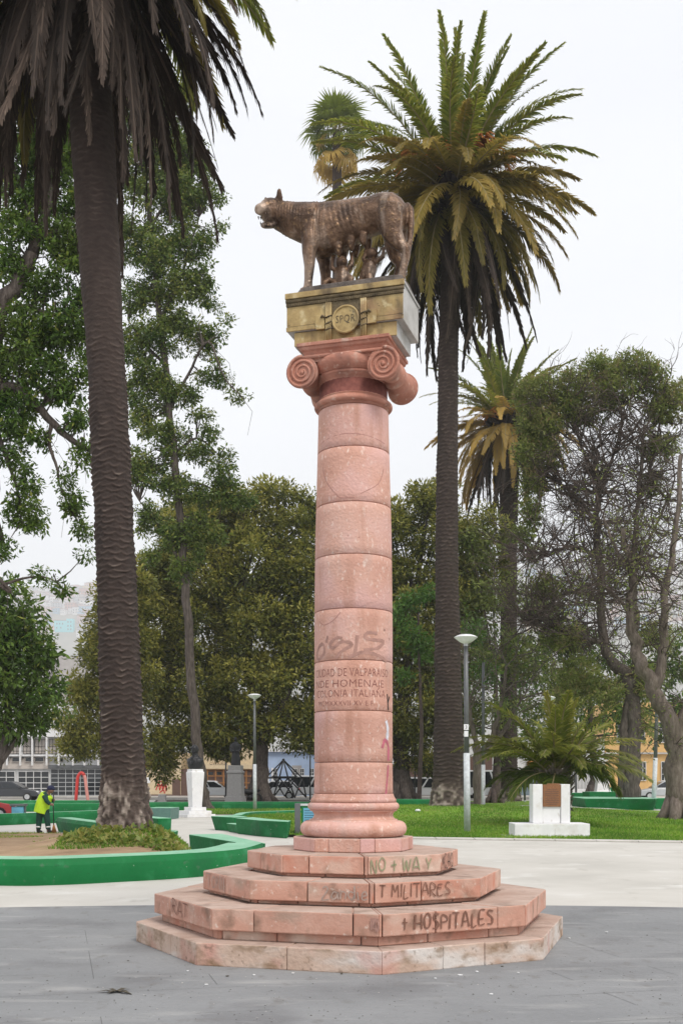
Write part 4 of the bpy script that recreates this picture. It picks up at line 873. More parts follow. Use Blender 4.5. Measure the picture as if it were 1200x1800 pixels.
def connect(mb, C, roots, r0, rg, frac=.3):       # branches from the limbs' ends to some clumps
    for c in C:
        if rg.random() > frac: continue
        c = Vector(c); q = min(roots, key=lambda p: (p - c).length); m = (q + c) / 2 + Vector((0, 0, rg.uniform(-.2, .5))); mb.tube([q, m, c], [r0, r0 * .6, r0 * .2], 4, False)

rgp = random.Random(5)
# slender vine-clad tree, left of centre
YA = 58; bA = G(352, 1370 + 3200 / YA)
tA = thing('vine_clad_tree', 'slender leaning tree wrapped in leafy vines behind the dark bust', 'tree', tuple(bA))
mb = MB(); tr = [bA, P(357, 1395, YA), P(348, 1320, YA), P(336, 1180, YA), P(326, 1020, YA), P(312, 860, YA), P(298, 720, YA), P(282, 560, YA), P(264, 400, YA), P(246, 250, YA), P(232, 150, YA)]
limbs(mb, [(tr, .33, .10), ([bA - Vector((.5, .2, .1)), bA + Vector((-.1, 0, .6)), P(350, 1360, YA)], .3, .2), ([bA + Vector((.55, -.2, -.1)), bA + Vector((.2, 0, .7)), P(350, 1350, YA)], .3, .2)], 10)
LA = [([P(312, 860, YA), P(350, 850, YA), P(395, 875, YA)], .12, .03), ([P(326, 1010, YA), P(290, 940, YA), P(245, 880, YA)], .1, .03), ([P(298, 720, YA), P(330, 660, YA), P(365, 600, YA - 1), P(395, 665, YA - 1), P(430, 702, YA - 1)], .1, .02),
      ([P(282, 560, YA), P(320, 480, YA), P(350, 380, YA)], .12, .03), ([P(264, 400, YA), P(310, 330, YA), P(350, 300, YA)], .1, .03), ([P(290, 640, YA), P(250, 600, YA), P(225, 560, YA)], .1, .03), ([P(305, 800, YA), P(345, 770, YA), P(385, 800, YA)], .1, .02)]
limbs(mb, LA, 6)
BA = [(262, 190, 60, 70), (300, 270, 60, 50), (330, 330, 55, 40), (300, 350, 60, 50), (340, 420, 40, 40), (275, 440, 50, 50), (300, 500, 50, 40), (355, 480, 22, 30), (240, 520, 30, 40), (345, 590, 30, 30), (282, 590, 45, 40), (365, 615, 14, 20), (395, 665, 20, 10), (425, 700, 12, 7),
      (330, 690, 28, 18), (288, 690, 30, 35), (350, 730, 22, 12), (262, 650, 30, 30), (300, 770, 38, 36), (345, 800, 30, 22), (385, 825, 26, 20), (270, 830, 34, 34), (315, 860, 36, 34), (365, 870, 34, 22), (410, 880, 24, 22), (260, 910, 20, 36), (300, 940, 26, 30), (345, 930, 26, 36), (262, 970, 14, 24), (380, 940, 20, 20), (318, 1000, 18, 30), (250, 740, 26, 34), (345, 965, 10, 40), (235, 300, 40, 60), (225, 420, 30, 50), (232, 600, 26, 40), (238, 690, 24, 40), (240, 820, 26, 40), (330, 270, 44, 30), (372, 345, 24, 14), (385, 400, 14, 12), (378, 540, 14, 10), (388, 590, 9, 12), (360, 660, 22, 12), (400, 560, 6, 5), (372, 760, 22, 14), (395, 800, 16, 10), (400, 850, 26, 14), (430, 880, 16, 16), (300, 160, 40, 36), (410, 690, 10, 5), (378, 640, 12, 10), (355, 520, 22, 18), (310, 560, 30, 24)]
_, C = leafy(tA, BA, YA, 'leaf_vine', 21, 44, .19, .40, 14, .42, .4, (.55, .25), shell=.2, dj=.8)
roots = [q for p, _, _ in LA for q in cr(p, 4)] + cr(tr, 3)[8:]; connect(mb, C, roots, .04, rgp, .3)
for _ in range(26):                               # loose hanging tendrils
    q = rgp.choice(roots[:40]); e = q + Vector((rgp.uniform(-.5, 1.6), rgp.uniform(-.5, .5), rgp.uniform(-2.6, -.8))); mb.tube([q, (q + e) / 2 + Vector((.4, 0, .2)), e], [.014, .012, .008], 3, False)
mb.build('trunk', MATS['bark'], tA)

# big tree off the left edge, in front of it
YB = 33; bB = Vector((-10.6, YB, 0))
tB = thing('large_tree', 'large dark-limbed tree spreading in from the left edge behind the big palm', 'tree', tuple(bB))
mb = MB(); LB = [([bB, P(-30, 1100, YB), P(-26, 860, YB), P(-18, 700, YB), P(0, 560, YB), P(38, 480, YB), P(62, 430, YB), P(92, 330, YB), P(120, 180, YB)], .5, .10),
      ([P(-26, 860, YB), P(-5, 700, YB), P(30, 682, YB), P(62, 712, YB), P(95, 745, YB), P(125, 772, YB), P(165, 795, YB)], .2, .07), ([P(62, 430, YB), P(45, 360, YB), P(20, 290, YB), P(0, 200, YB)], .18, .06),
      ([P(92, 740, YB), P(86, 780, YB), P(100, 820, YB), P(104, 850, YB), P(122, 890, YB)], .07, .02), ([P(10, 545, YB), P(50, 540, YB), P(100, 555, YB), P(150, 540, YB)], .12, .04), ([P(-20, 720, YB), P(10, 800, YB), P(30, 860, YB), P(38, 920, YB)], .09, .02),
      ([P(70, 420, YB), P(110, 400, YB), P(150, 370, YB), P(210, 360, YB)], .1, .03), ([P(0, 1030, YB), P(50, 1015, YB), P(90, 1018, YB), P(120, 1045, YB)], .05, .012), ([P(-20, 1000, YB), P(20, 1040, YB), P(0, 1030, YB)], .06, .05)]
limbs(mb, LB, 8)
BB = [(40, 180, 80, 70), (110, 170, 60, 60), (20, 300, 60, 60), (100, 270, 50, 50), (130, 340, 34, 40), (30, 400, 40, 40), (110, 420, 40, 40), (140, 460, 30, 40), (20, 470, 32, 30), (80, 500, 44, 32), (30, 570, 44, 34), (110, 570, 46, 34), (150, 600, 28, 40), (60, 640, 46, 34), (10, 640, 30, 36),
      (120, 660, 40, 34), (20, 740, 36, 30), (60, 765, 22, 20), (140, 740, 26, 26), (150, 800, 18, 24), (20, 800, 28, 24), (45, 850, 20, 30), (55, 905, 22, 30), (115, 835, 12, 22), (125, 880, 16, 26), (140, 925, 14, 24), (20, 890, 14, 26), (148, 975, 6, 10), (66, 925, 10, 12), (5, 960, 14, 22), (70, 1008, 10, 6), (95, 1022, 10, 7), (112, 1040, 6, 4), (95, 580, 30, 30)]
BB = [(a, b, c * 1.15, d * 1.15) for a, b, c, d in BB] + [(70, 350, 40, 40), (60, 590, 40, 30), (160, 200, 50, 70), (90, 690, 34, 24), (40, 700, 30, 26), (150, 520, 30, 40), (0, 700, 30, 30), (140, 250, 40, 60)]
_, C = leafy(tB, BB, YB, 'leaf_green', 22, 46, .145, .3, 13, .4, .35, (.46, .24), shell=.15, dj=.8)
roots = [q for p, _, _ in LB for q in cr(p, 4)]; connect(mb, C, roots, .03, rgp, .35)
for _ in range(24):
    q = rgp.choice(roots[20:]); e = q + Vector((rgp.uniform(-.4, .6), rgp.uniform(-.3, .3), rgp.uniform(-1.8, -.5))); mb.tube([q, (q + e) / 2 + Vector((.15, 0, .1)), e], [.009, .007, .005], 3, False)
mb.build('trunk', MATS['bark'], tB)

def simple_tree(name, label, px, Y, trunk_pts, r0, r1, blobs, m, seed, leaves, size, clump, per, kw, bark='bark', sub=()):
    b = Vector(((px - 600) / FPX * Y, Y, 0)); t = thing(name, label, 'tree', tuple(b)); mb = MB(); T = [b - Vector((0, 0, .2))] + [P(x, y, Y) for x, y in trunk_pts]; LL = [(T, r0, r1)] + [([P(x, y, Y + d) for x, y, d in s[0]], s[1], s[2]) for s in sub]
    limbs(mb, LL, 9)
    for j in range(5): a = j * 1.26 + seed; d = Vector((math.cos(a), math.sin(a), 0)); mb.tube([b + d * r0 * 1.7 - Vector((0, 0, .1)), b + d * r0 * .8 + Vector((0, 0, r0 * .7)), b + d * r0 * .2 + Vector((0, 0, r0 * 2.2))], [r0 * .35, r0 * .45, r0 * .5], 7)
    _, C = leafy(t, blobs, Y, m, seed, leaves, size, clump, per, **kw)
    roots = [q for p, _, _ in LL for q in cr(p, 4)][4:]; connect(mb, C, roots, r0 * .12, rgp, .2); mb.build('trunk', MATS[bark], t); return t, C
# rounded tree at the lower left
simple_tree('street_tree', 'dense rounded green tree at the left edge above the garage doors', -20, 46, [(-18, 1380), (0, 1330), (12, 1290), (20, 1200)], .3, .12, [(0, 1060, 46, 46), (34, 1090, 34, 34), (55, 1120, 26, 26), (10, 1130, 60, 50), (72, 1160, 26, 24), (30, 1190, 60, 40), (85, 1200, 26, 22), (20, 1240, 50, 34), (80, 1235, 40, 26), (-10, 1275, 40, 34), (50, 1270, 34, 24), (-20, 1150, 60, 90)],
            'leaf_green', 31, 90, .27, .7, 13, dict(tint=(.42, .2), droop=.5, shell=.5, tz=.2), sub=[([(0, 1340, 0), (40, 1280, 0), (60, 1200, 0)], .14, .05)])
# ficus group
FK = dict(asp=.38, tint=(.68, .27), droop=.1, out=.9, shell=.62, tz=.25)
simple_tree('ficus_tree', 'golden-tinged ficus crown to the left of the big palm trunk', 215, 72, [(215, 1350), (205, 1250), (195, 1120)], .55, .2, [(205, 1060, 30, 40), (230, 1050, 44, 50), (185, 1110, 24, 34), (172, 1160, 22, 36), (200, 1140, 50, 60), (150, 1220, 30, 34), (190, 1230, 44, 46), (130, 1275, 30, 26), (165, 1300, 40, 30), (210, 1300, 34, 34), (240, 1160, 40, 80), (125, 1320, 20, 20)],
            'leaf_ficus', 32, 165, .29, .9, 16, dict(FK, tint=(.76, .25)))
simple_tree('ficus_tree', 'huge dark ficus filling the left of the column behind the bust', 455, 76, [(457, 1370), (455, 1300), (440, 1180), (420, 1060)], .75, .25,
            [(330, 930, 70, 50), (430, 905, 70, 46), (515, 905, 50, 46), (480, 862, 34, 18), (395, 890, 40, 24), (280, 1010, 60, 60), (350, 1010, 80, 70), (440, 990, 80, 70), (520, 1000, 60, 70), (275, 1110, 60, 60), (360, 1110, 80, 70), (450, 1100, 80, 70), (530, 1110, 60, 70), (270, 1210, 50, 60), (340, 1210, 70, 60), (430, 1200, 80, 60), (520, 1210, 70, 60), (290, 1310, 40, 46), (340, 1280, 50, 34), (420, 1270, 60, 40), (500, 1280, 56, 36), (545, 1290, 36, 36), (395, 1310, 40, 24), (280, 1355, 22, 18)],
            'leaf_ficus', 33, 170, .30, .95, 14, FK, sub=[([(455, 1320, 0), (400, 1220, 1), (340, 1150, 0)], .4, .1), ([(455, 1310, 0), (500, 1230, -1), (530, 1150, 0)], .4, .1)])
simple_tree('ficus_tree', 'dark ficus behind the column and the tall date palm', 705, 78, [(706, 1370), (705, 1300), (715, 1180), (730, 1060)], .8, .25,
            [(600, 930, 60, 60), (720, 895, 46, 36), (760, 875, 40, 40), (700, 960, 50, 60), (780, 950, 60, 60), (850, 930, 50, 40), (640, 1030, 70, 80), (720, 1050, 60, 70), (800, 1050, 60, 70), (640, 1150, 70, 80), (730, 1150, 60, 70), (800, 1150, 60, 70), (640, 1250, 70, 60), (730, 1240, 60, 60), (790, 1240, 50, 60), (700, 1310, 50, 36), (750, 1320, 40, 36), (600, 1310, 50, 30), (850, 1020, 40, 60)],
            'leaf_ficus', 34, 160, .30, .95, 12, dict(FK, tint=(.6, .27)), sub=[([(705, 1320, 0), (760, 1230, 1), (800, 1100, 0)], .4, .1), ([(705, 1310, 0), (650, 1230, -1), (640, 1120, 0)], .4, .1)])
simple_tree('vine_tree', 'bright green leafy vine growth just right of the column', 735, 68, [(740, 1300), (738, 1200), (735, 1080)], .16, .06, [(722, 1060, 22, 16), (745, 1040, 26, 14), (705, 1075, 16, 16), (720, 1110, 24, 24), (750, 1130, 22, 16), (735, 1150, 18, 16), (710, 1190, 14, 14), (830, 1110, 24, 20), (850, 1180, 24, 18)],
            'leaf_bright', 35, 70, .3, .6, 8, dict(tint=(.55, .2), shell=.3), 'twig')
simple_tree('ficus_tree', 'olive leafed tree between the two date palms', 868, 76, [(872, 1370), (874, 1300), (870, 1180)], .42, .12, [(845, 960, 34, 40), (930, 960, 30, 40), (850, 1060, 40, 50), (930, 1050, 40, 50), (840, 1160, 40, 50), (920, 1150, 50, 50), (850, 1250, 40, 40), (930, 1250, 40, 40), (980, 1200, 40, 50), (880, 1310, 30, 20)],
            'leaf_grey', 36, 70, .34, .8, 8, dict(tint=(.35, .2), shell=.4), 'twig')
simple_tree('ficus_tree', 'dark leafy tree in front of the yellow house at the right', 1040, 85, [(1042, 1380), (1040, 1320), (1035, 1220)], .5, .15, [(960, 1090, 40, 34), (1010, 1130, 50, 40), (1065, 1185, 50, 40), (1000, 1205, 50, 44), (935, 1180, 44, 44), (1150, 1190, 44, 40), (1195, 1250, 24, 30), (1065, 1255, 50, 34), (985, 1285, 50, 34), (905, 1300, 36, 26), (1120, 1255, 30, 24), (1190, 1150, 34, 50), (1030, 1310, 30, 20), (1150, 1290, 16, 14)],
            'leaf_green', 37, 74, .4, 1.0, 9, dict(tint=(.4, .24), shell=.5), 'bark')
# small forked tree by the lamp, almost leafless
YF = 64; bF = Vector(((842 - 600) / FPX * YF, YF, 0)); tF = thing('forked_tree', 'small forked nearly bare tree behind the right lamp post', 'tree', tuple(bF)); mb = MB()
limbs(mb, [([bF - Vector((0, 0, .1)), P(842, 1390, YF), P(840, 1340, YF), P(838, 1310, YF)], .36, .24), ([P(840, 1330, YF), P(860, 1305, YF), P(872, 1270, YF), P(884, 1220, YF), P(890, 1170, YF)], .2, .07), ([P(850, 1322, YF), P(878, 1295, YF), P(895, 1270, YF), P(915, 1230, YF)], .17, .06), ([P(838, 1310, YF), P(826, 1260, YF), P(822, 1200, YF), P(812, 1160, YF)], .16, .05)], 9)
tips = []
for (x, y) in ((890, 1170), (915, 1230), (812, 1160), (884, 1220), (826, 1250), (880, 1290)):
    for _ in range(4): twigs(mb, P(x, y, YF), (rgp.gauss(0, .7), rgp.gauss(0, .7), .7), 2.6, .05, 2, rgp, .5, (3, 4), .05, 3, .6, tips)
mb.build('trunk', MATS['bark_pale'], tF); C = np.array([tuple(p) for p in tips]); rg = np.random.default_rng(3); V, F, tn = leaf_arrays(C, 7, np.full(len(C), .35), np.full(len(C), .3), .2, rg, tint=(.4, .2)); obj_np('crown', V, F, MATS['leaf_green'], tF, False, tn)

# tall tree in the right-hand planter: bare brown inside, green on top
YT = 60; bT = Vector(((1108 - 600) / FPX * YT, YT, .3)); tT = thing('bare_brown_tree', 'big half bare brown tree with thin green top in right planter', 'tree', tuple(bT)); mb = MB()
LT = [([bT - Vector((0, 0, .3)), P(1110, 1380, YT), P(1112, 1300, YT), P(1108, 1230, YT), P(1100, 1185, YT), P(1080, 1170, YT), P(1064, 1140, YT), P(1056, 1060, YT), P(1051, 960, YT), P(1050, 870, YT), P(1046, 790, YT)], .55, .12),
      ([P(1110, 1240, YT), P(1118, 1180, YT), P(1116, 1100, YT), P(1112, 1000, YT), P(1120, 880, YT), P(1130, 760, YT)], .34, .08), ([bT + Vector((-.55, .1, -.3)), P(1094, 1370, YT), P(1096, 1300, YT), P(1104, 1230, YT)], .3, .22),
      ([P(1051, 930, YT), P(1020, 880, YT), P(985, 850, YT), P(950, 835, YT)], .13, .03), ([P(1050, 880, YT), P(1070, 820, YT), P(1090, 760, YT), P(1100, 690, YT)], .13, .03), ([P(1048, 850, YT), P(1020, 780, YT), P(1000, 720, YT)], .11, .03), ([P(1052, 980, YT), P(1010, 960, YT), P(960, 975, YT), P(930, 965, YT)], .11, .02), ([P(1056, 1060, YT), P(1010, 1040, YT), P(970, 1060, YT), P(940, 1100, YT)], .1, .02), ([P(1064, 1130, YT), P(1010, 1120, YT), P(960, 1100, YT), P(920, 1090, YT)], .14, .03),
      ([P(1112, 1000, YT), P(1150, 930, YT), P(1180, 860, YT)], .12, .03), ([P(1120, 880, YT), P(1150, 800, YT), P(1160, 720, YT)], .1, .03)]
limbs(mb, LT, 9); tips = []; nodes = [q for p, _, _ in LT[3:] for q in cr(p, 3)] + cr(LT[0][0], 3)[20:] + cr(LT[1][0], 3)[8:]
tw = MB()
for q in nodes:
    for _ in range(6): twigs(tw, q, (rgp.gauss(0, .8), rgp.gauss(0, .8), rgp.gauss(.25, .6)), rgp.uniform(1.6, 3.2), .05, 2, rgp, .45, (3, 4), .04, 3, .6, tips)
mb.build('trunk', MATS['bark'], tT); tw.build('twigs', MATS['twig'], tT)
BT = [(1000, 680, 46, 34), (1060, 650, 50, 26), (1105, 645, 44, 24), (1140, 670, 40, 28), (940, 690, 36, 34), (935, 740, 28, 34), (960, 740, 40, 40), (1080, 690, 60, 26), (1190, 690, 24, 24), (1170, 720, 40, 26), (930, 800, 26, 34), (935, 850, 22, 28), (965, 800, 26, 30), (1020, 720, 50, 22), (1160, 790, 30, 30), (930, 900, 22, 24), (1150, 850, 20, 20), (960, 1030, 30, 24), (985, 1120, 40, 30), (1020, 1180, 40, 30), (1150, 1120, 30, 30), (1060, 1220, 36, 30), (1130, 1200, 24, 40), (1135, 1270, 10, 24), (1000, 1230, 40, 30)]
leafy(tT, BT, YT, 'leaf_grey', 41, 60, .2, .45, 16, .36, .2, (.6, .22), shell=.2)
# nearer tree at the right edge
YG = 43; bG = Vector(((1192 - 600) / FPX * YG, YG, 0)); tG = thing('leaning_tree', 'rough barked leaning tree at the right edge of the lawn', 'tree', tuple(bG)); mb = MB()
LG = [([bG - Vector((0, 0, .2)), P(1192, 1430, YG), P(1190, 1380, YG), P(1185, 1310, YG), P(1172, 1260, YG), P(1145, 1205, YG), P(1122, 1160, YG), P(1110, 1110, YG), P(1104, 1060, YG), P(1110, 1000, YG), P(1095, 930, YG)], .52, .10),
      ([P(1150, 1212, YG), P(1160, 1180, YG), P(1166, 1130, YG), P(1166, 1060, YG), P(1180, 980, YG), P(1190, 900, YG), P(1196, 800, YG)], .24, .08), ([P(1186, 1310, YG), P(1200, 1270, YG), P(1225, 1210, YG)], .3, .16), ([P(1108, 1080, YG), P(1075, 1040, YG), P(1040, 1020, YG)], .09, .02), ([P(1106, 1010, YG), P(1075, 950, YG), P(1060, 905, YG)], .09, .03), ([P(1170, 1040, YG), P(1140, 1000, YG), P(1110, 985, YG)], .07, .02)]
limbs(mb, LG, 10)
for j in range(6): a = j * 1.05; d = Vector((math.cos(a), math.sin(a), 0)); mb.tube([bG + d * .85 - Vector((0, 0, .1)), bG + d * .5 + Vector((0, 0, .25)), bG + d * .15 + Vector((0, 0, 1.0))], [.16, .24, .3], 8)
tips = []; tw = MB(); nodes = cr(LG[0][0], 3)[22:] + [q for p, _, _ in LG[1:] for q in cr(p, 3)][4:]
for q in nodes:
    for _ in range(3): twigs(tw, q, (rgp.gauss(0, .8), rgp.gauss(0, .8), rgp.gauss(.2, .6)), rgp.uniform(1.1, 2.6), .028, 2, rgp, .45, (3, 4), .04, 3, .6, tips)
mb.build('trunk', MATS['bark_pale'], tG); tw.build('twigs', MATS['twig'], tG)
C = np.array([tuple(p) for p in tips]); C = C[::3]; rg = np.random.default_rng(8); V, F, tn = leaf_arrays(C, 6, np.full(len(C), .25), np.full(len(C), .2), .13, rg, tint=(.5, .22)); obj_np('crown', V, F, MATS['leaf_grey'], tG, False, tn)

# ------------------------------------------------------------------ green walls, planters and benches
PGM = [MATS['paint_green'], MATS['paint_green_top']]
def band(path, w, z0, h, under=.12, side=1, n=6, smooth=True):
    """wall along a path: top width w to the left of the direction (side=1) or right; outer face undercut"""
    q = [(p.x, p.y) for p in cr([Vector((x, y, 0)) for x, y in path], n)] if smooth else list(path)
    out = []; inn = []; ob = []; m = len(q)
    for i, (x, y) in enumerate(q):
        a = Vector(q[max(i - 1, 0)]); b = Vector(q[min(i + 1, m - 1)]); t = (b - a).normalized(); nrm = Vector((-t.y, t.x)) * side
        out.append((x, y)); inn.append((x + nrm.x * w, y + nrm.y * w)); ob.append((x + nrm.x * under, y + nrm.y * under))
    mb = MB(); k = len(out)
    V = [(x, y, z0) for x, y in ob] + [(x, y, z0 + h - .10) for x, y in out] + [(x + (inn[i][0] - x) * .06 / w, y + (inn[i][1] - y) * .06 / w, z0 + h) for i, (x, y) in enumerate(out)] + [(x, y, z0 + h) for x, y in inn] + [(x, y, z0) for x, y in inn]
    fl = (lambda f: f) if side == 1 else (lambda f: tuple(reversed(f)))
    for r_ in range(4):
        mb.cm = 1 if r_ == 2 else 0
        mb.add([], []);
        if r_ == 0: mb.add(V, [])
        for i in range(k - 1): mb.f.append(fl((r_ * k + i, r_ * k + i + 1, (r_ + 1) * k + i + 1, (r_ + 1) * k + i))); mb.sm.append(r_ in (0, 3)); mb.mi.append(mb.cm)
    for e in (0, k - 1):
        f = tuple(r_ * k + e for r_ in range(5)); mb.f.append(fl(tuple(reversed(f)) if e == 0 else f)); mb.sm.append(False); mb.mi.append(0)
    return mb
def poly_wall(poly, h, z0=0, under=.08):
    c = Vector((sum(p[0] for p in poly) / len(poly), sum(p[1] for p in poly) / len(poly))); pb = [tuple(Vector(p) + (c - Vector(p)).normalized() * under) for p in poly]
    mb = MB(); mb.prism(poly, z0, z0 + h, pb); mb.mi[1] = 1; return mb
# the large curved planter, lower left
pl = thing('curved_planter', 'curved green concrete planter wall with wide light top at lower left', 'planter', (-3.5, 17.6, 0))
fp = [(-9.5, 19.5), (-7.2, 17.6), (-5.1, 17.0), (-4.27, 17.1), (-3.52, 17.55), (-2.47, 18.35), (-1.7, 19.5), (-1.42, 21.4)]
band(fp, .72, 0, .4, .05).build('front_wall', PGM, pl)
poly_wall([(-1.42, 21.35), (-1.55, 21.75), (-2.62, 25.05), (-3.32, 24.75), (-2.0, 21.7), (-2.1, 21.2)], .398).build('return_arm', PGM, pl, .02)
def soil_z(x, y):
    s = np.interp(y, [17, 18.5, 24, 33, 40], [.36, .36, .22, .03, .0]); m = .40 * math.exp(-((x + 3.98) ** 2 + (y - 20.9) ** 2) / (2 * 1.15 ** 2)); return float((s + m) * min(1, max(.03, (-2.62 - x) / .55)))
SP = [(-9.4, 19.6), (-7.2, 18.2), (-5.1, 17.65), (-4.27, 17.75), (-3.7, 18.1), (-2.95, 18.75), (-2.7, 19.3), (-2.7, 21.2), (-3.2, 23.2), (-4.4, 26.8), (-6.6, 29.9), (-8.2, 33.2), (-10.5, 33.6), (-14, 33)]
terrain('planter_soil', -13, -1, 17, 34, .3, soil_z, MATS['dry_soil'], lambda x, y: inpoly(x, y, SP))
pts = []; dpts = []
while len(pts) < 9000 or len(dpts) < 3500:
    x = random.uniform(-12, -2.7); y = random.uniform(17.6, 33.5)
    if not inpoly(x, y, SP): continue
    d = math.hypot(x + 3.98, (y - 20.9) * .8); n_ = mnoise.noise((x * .6, y * .4, 0))
    if d < 1.7 + n_ * .5 and x > -4.95 + n_ * .3: pts.append((x, y, soil_z(x, y)))
    elif (n_ > .05 and y > 23): dpts.append((x, y, soil_z(x, y)))
tag(blades('planter_grass', pts[:12000], .055, .010, dry=.2), 'grass and weeds growing round the big palm in the planter', None)
tag(blades('dry_grass', dpts[:4500], .045, .010, dry=.6), 'thin dry grass on the bare soil of the planter', None)
rg = np.random.default_rng(4); th = rg.uniform(0, 6.28, 700); rr_ = rg.uniform(.5, 1.5, 700); X = -3.6 + np.cos(th) * rr_ * .9; Yy = 20.0 + np.sin(th) * rr_ * .6
C = np.array([(x, y, soil_z(x, y) + .05) for x, y in zip(X, Yy)]); V, F, tn = leaf_arrays(C, 2, np.full(700, .05), np.full(700, .03), .11, rg, .6, tint=(.9, .12)); o = obj_np('fallen_leaves', V, F, MATS['leaf_vine'], None, False, tn); tag(o, 'yellow fallen leaves on the mound at the palm foot', None, None, 'stuff')
# bench wall behind the palm with seat notch
bw_ = thing('bench_wall', 'green wall bench running behind the big palm trunk', 'bench', (-6.5, 30.5, 0))
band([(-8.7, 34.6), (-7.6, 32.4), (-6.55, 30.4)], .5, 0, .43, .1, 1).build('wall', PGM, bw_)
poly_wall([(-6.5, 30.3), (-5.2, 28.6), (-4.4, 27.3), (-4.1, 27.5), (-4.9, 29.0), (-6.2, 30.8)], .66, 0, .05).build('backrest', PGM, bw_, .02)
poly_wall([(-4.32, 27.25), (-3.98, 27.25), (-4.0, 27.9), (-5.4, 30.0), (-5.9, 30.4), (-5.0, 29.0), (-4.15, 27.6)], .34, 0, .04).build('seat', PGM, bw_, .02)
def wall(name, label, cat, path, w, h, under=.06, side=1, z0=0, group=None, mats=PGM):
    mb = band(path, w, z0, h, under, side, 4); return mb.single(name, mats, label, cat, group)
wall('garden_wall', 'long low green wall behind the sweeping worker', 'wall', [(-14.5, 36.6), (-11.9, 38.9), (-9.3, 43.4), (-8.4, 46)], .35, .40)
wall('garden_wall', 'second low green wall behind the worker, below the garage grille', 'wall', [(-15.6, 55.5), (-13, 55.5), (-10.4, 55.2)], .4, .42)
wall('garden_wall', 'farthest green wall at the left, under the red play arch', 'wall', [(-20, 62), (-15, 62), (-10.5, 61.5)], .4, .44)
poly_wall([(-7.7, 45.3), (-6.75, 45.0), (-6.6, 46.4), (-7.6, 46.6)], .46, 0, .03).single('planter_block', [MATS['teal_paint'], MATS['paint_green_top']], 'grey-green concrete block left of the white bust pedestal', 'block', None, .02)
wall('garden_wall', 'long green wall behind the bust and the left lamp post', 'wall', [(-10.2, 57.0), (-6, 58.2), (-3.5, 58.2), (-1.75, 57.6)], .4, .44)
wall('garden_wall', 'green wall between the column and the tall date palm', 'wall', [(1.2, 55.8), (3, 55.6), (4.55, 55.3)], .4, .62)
# planter left of the column
p2 = thing('zigzag_planter', 'green planter with built-in bench left of the column', 'planter', (-2.6, 32.5, 0))
poly_wall([(-4.1, 35.7), (-3.75, 35.2), (-3.25, 34.6), (-2.9, 35.2), (-3.2, 36.0), (-3.55, 36.8)], .44, 0, .14).build('corner_block', PGM, p2, .02)
poly_wall([(-3.5, 34.55), (-3.05, 33.5), (-2.7, 34.3), (-3.1, 35.1)], .26, 0, .1).build('seat', PGM, p2, .02)
poly_wall([(-3.12, 33.4), (-2.3, 31.6), (-1.43, 30.5), (-1.38, 31.3), (-2.0, 32.4), (-2.65, 34.1)], .46, 0, .12).build('bench_block', PGM, p2, .02)
band([(-3.6, 36.9), (-3.6, 39.5), (-3.2, 41), (-1.7, 42.8)], .35, 0, .43, .02, -1).build('back_wall', PGM, p2)
SP2 = [(-3.2, 36), (-2.6, 34), (-1.9, 32.3), (-1.3, 31.2), (-.9, 30.9), (-.6, 42), (-1.7, 42.9), (-3.4, 40.8)]
terrain('planter_soil', -4, 0, 30.5, 43, .25, lambda x, y: .05 + .25 * min(1, max(0, (y - 30.8) / 4)), MATS['grass_ground'], lambda x, y: inpoly(x, y, SP2))
pts = []
while len(pts) < 7000:
    x = random.uniform(-3.4, -.6); y = random.uniform(30.9, 42)
    if inpoly(x, y, SP2): pts.append((x, y, .05 + .25 * min(1, max(0, (y - 30.8) / 4))))
tag(blades('planter_grass', pts, .09, .013, dry=.15), 'grass inside the planter left of the column', None)
# planters on the right
poly_wall([(12.0, 56.3), (15.35, 55.6), (16.2, 57.5), (16.0, 62), (12.4, 62)], .64, 0, .28).single('tree_planter', PGM, 'angular green planter around the brown tree on the right', 'planter', None, .02)
poly_wall([(15.45, 56.1), (16.9, 56.4), (18.5, 57), (18.5, 57.6), (16.6, 57.3), (15.6, 57)], .66, 0, .03).single('bench_block', PGM, 'green bench wall behind the right-hand lamp post', 'bench', None, .02)
poly_wall([(13.6 * 1.12, 70), (17.9, 70), (17.9, 71), (15, 71)], .82, 0, .1).single('bench_block', PGM, 'green bench block right of the brown tree, in front of the silver car', 'bench', None, .02)
poly_wall([(14.7, 73), (16.6, 73), (16.9, 74), (14.9, 74)], .72, 0, .1).single('bench_block', PGM, 'dark green bench right of the young palm, under its fronds', 'bench', None, .02)
poly_wall([(16.7, 70.5), (17.2, 70.5), (17.2, 71.3), (16.7, 71.3)], .55, 0, .03).single('planter_block', PGM, 'small green block at the foot of the white statue', 'block', None, .02)
poly_wall([(19.2, 84), (21.5, 84), (21.5, 84.8), (19.2, 84.8)], 1.0, 0, .05).single('bench_block', PGM, 'far green block beside the silver car at the right', 'bench', None, .02)

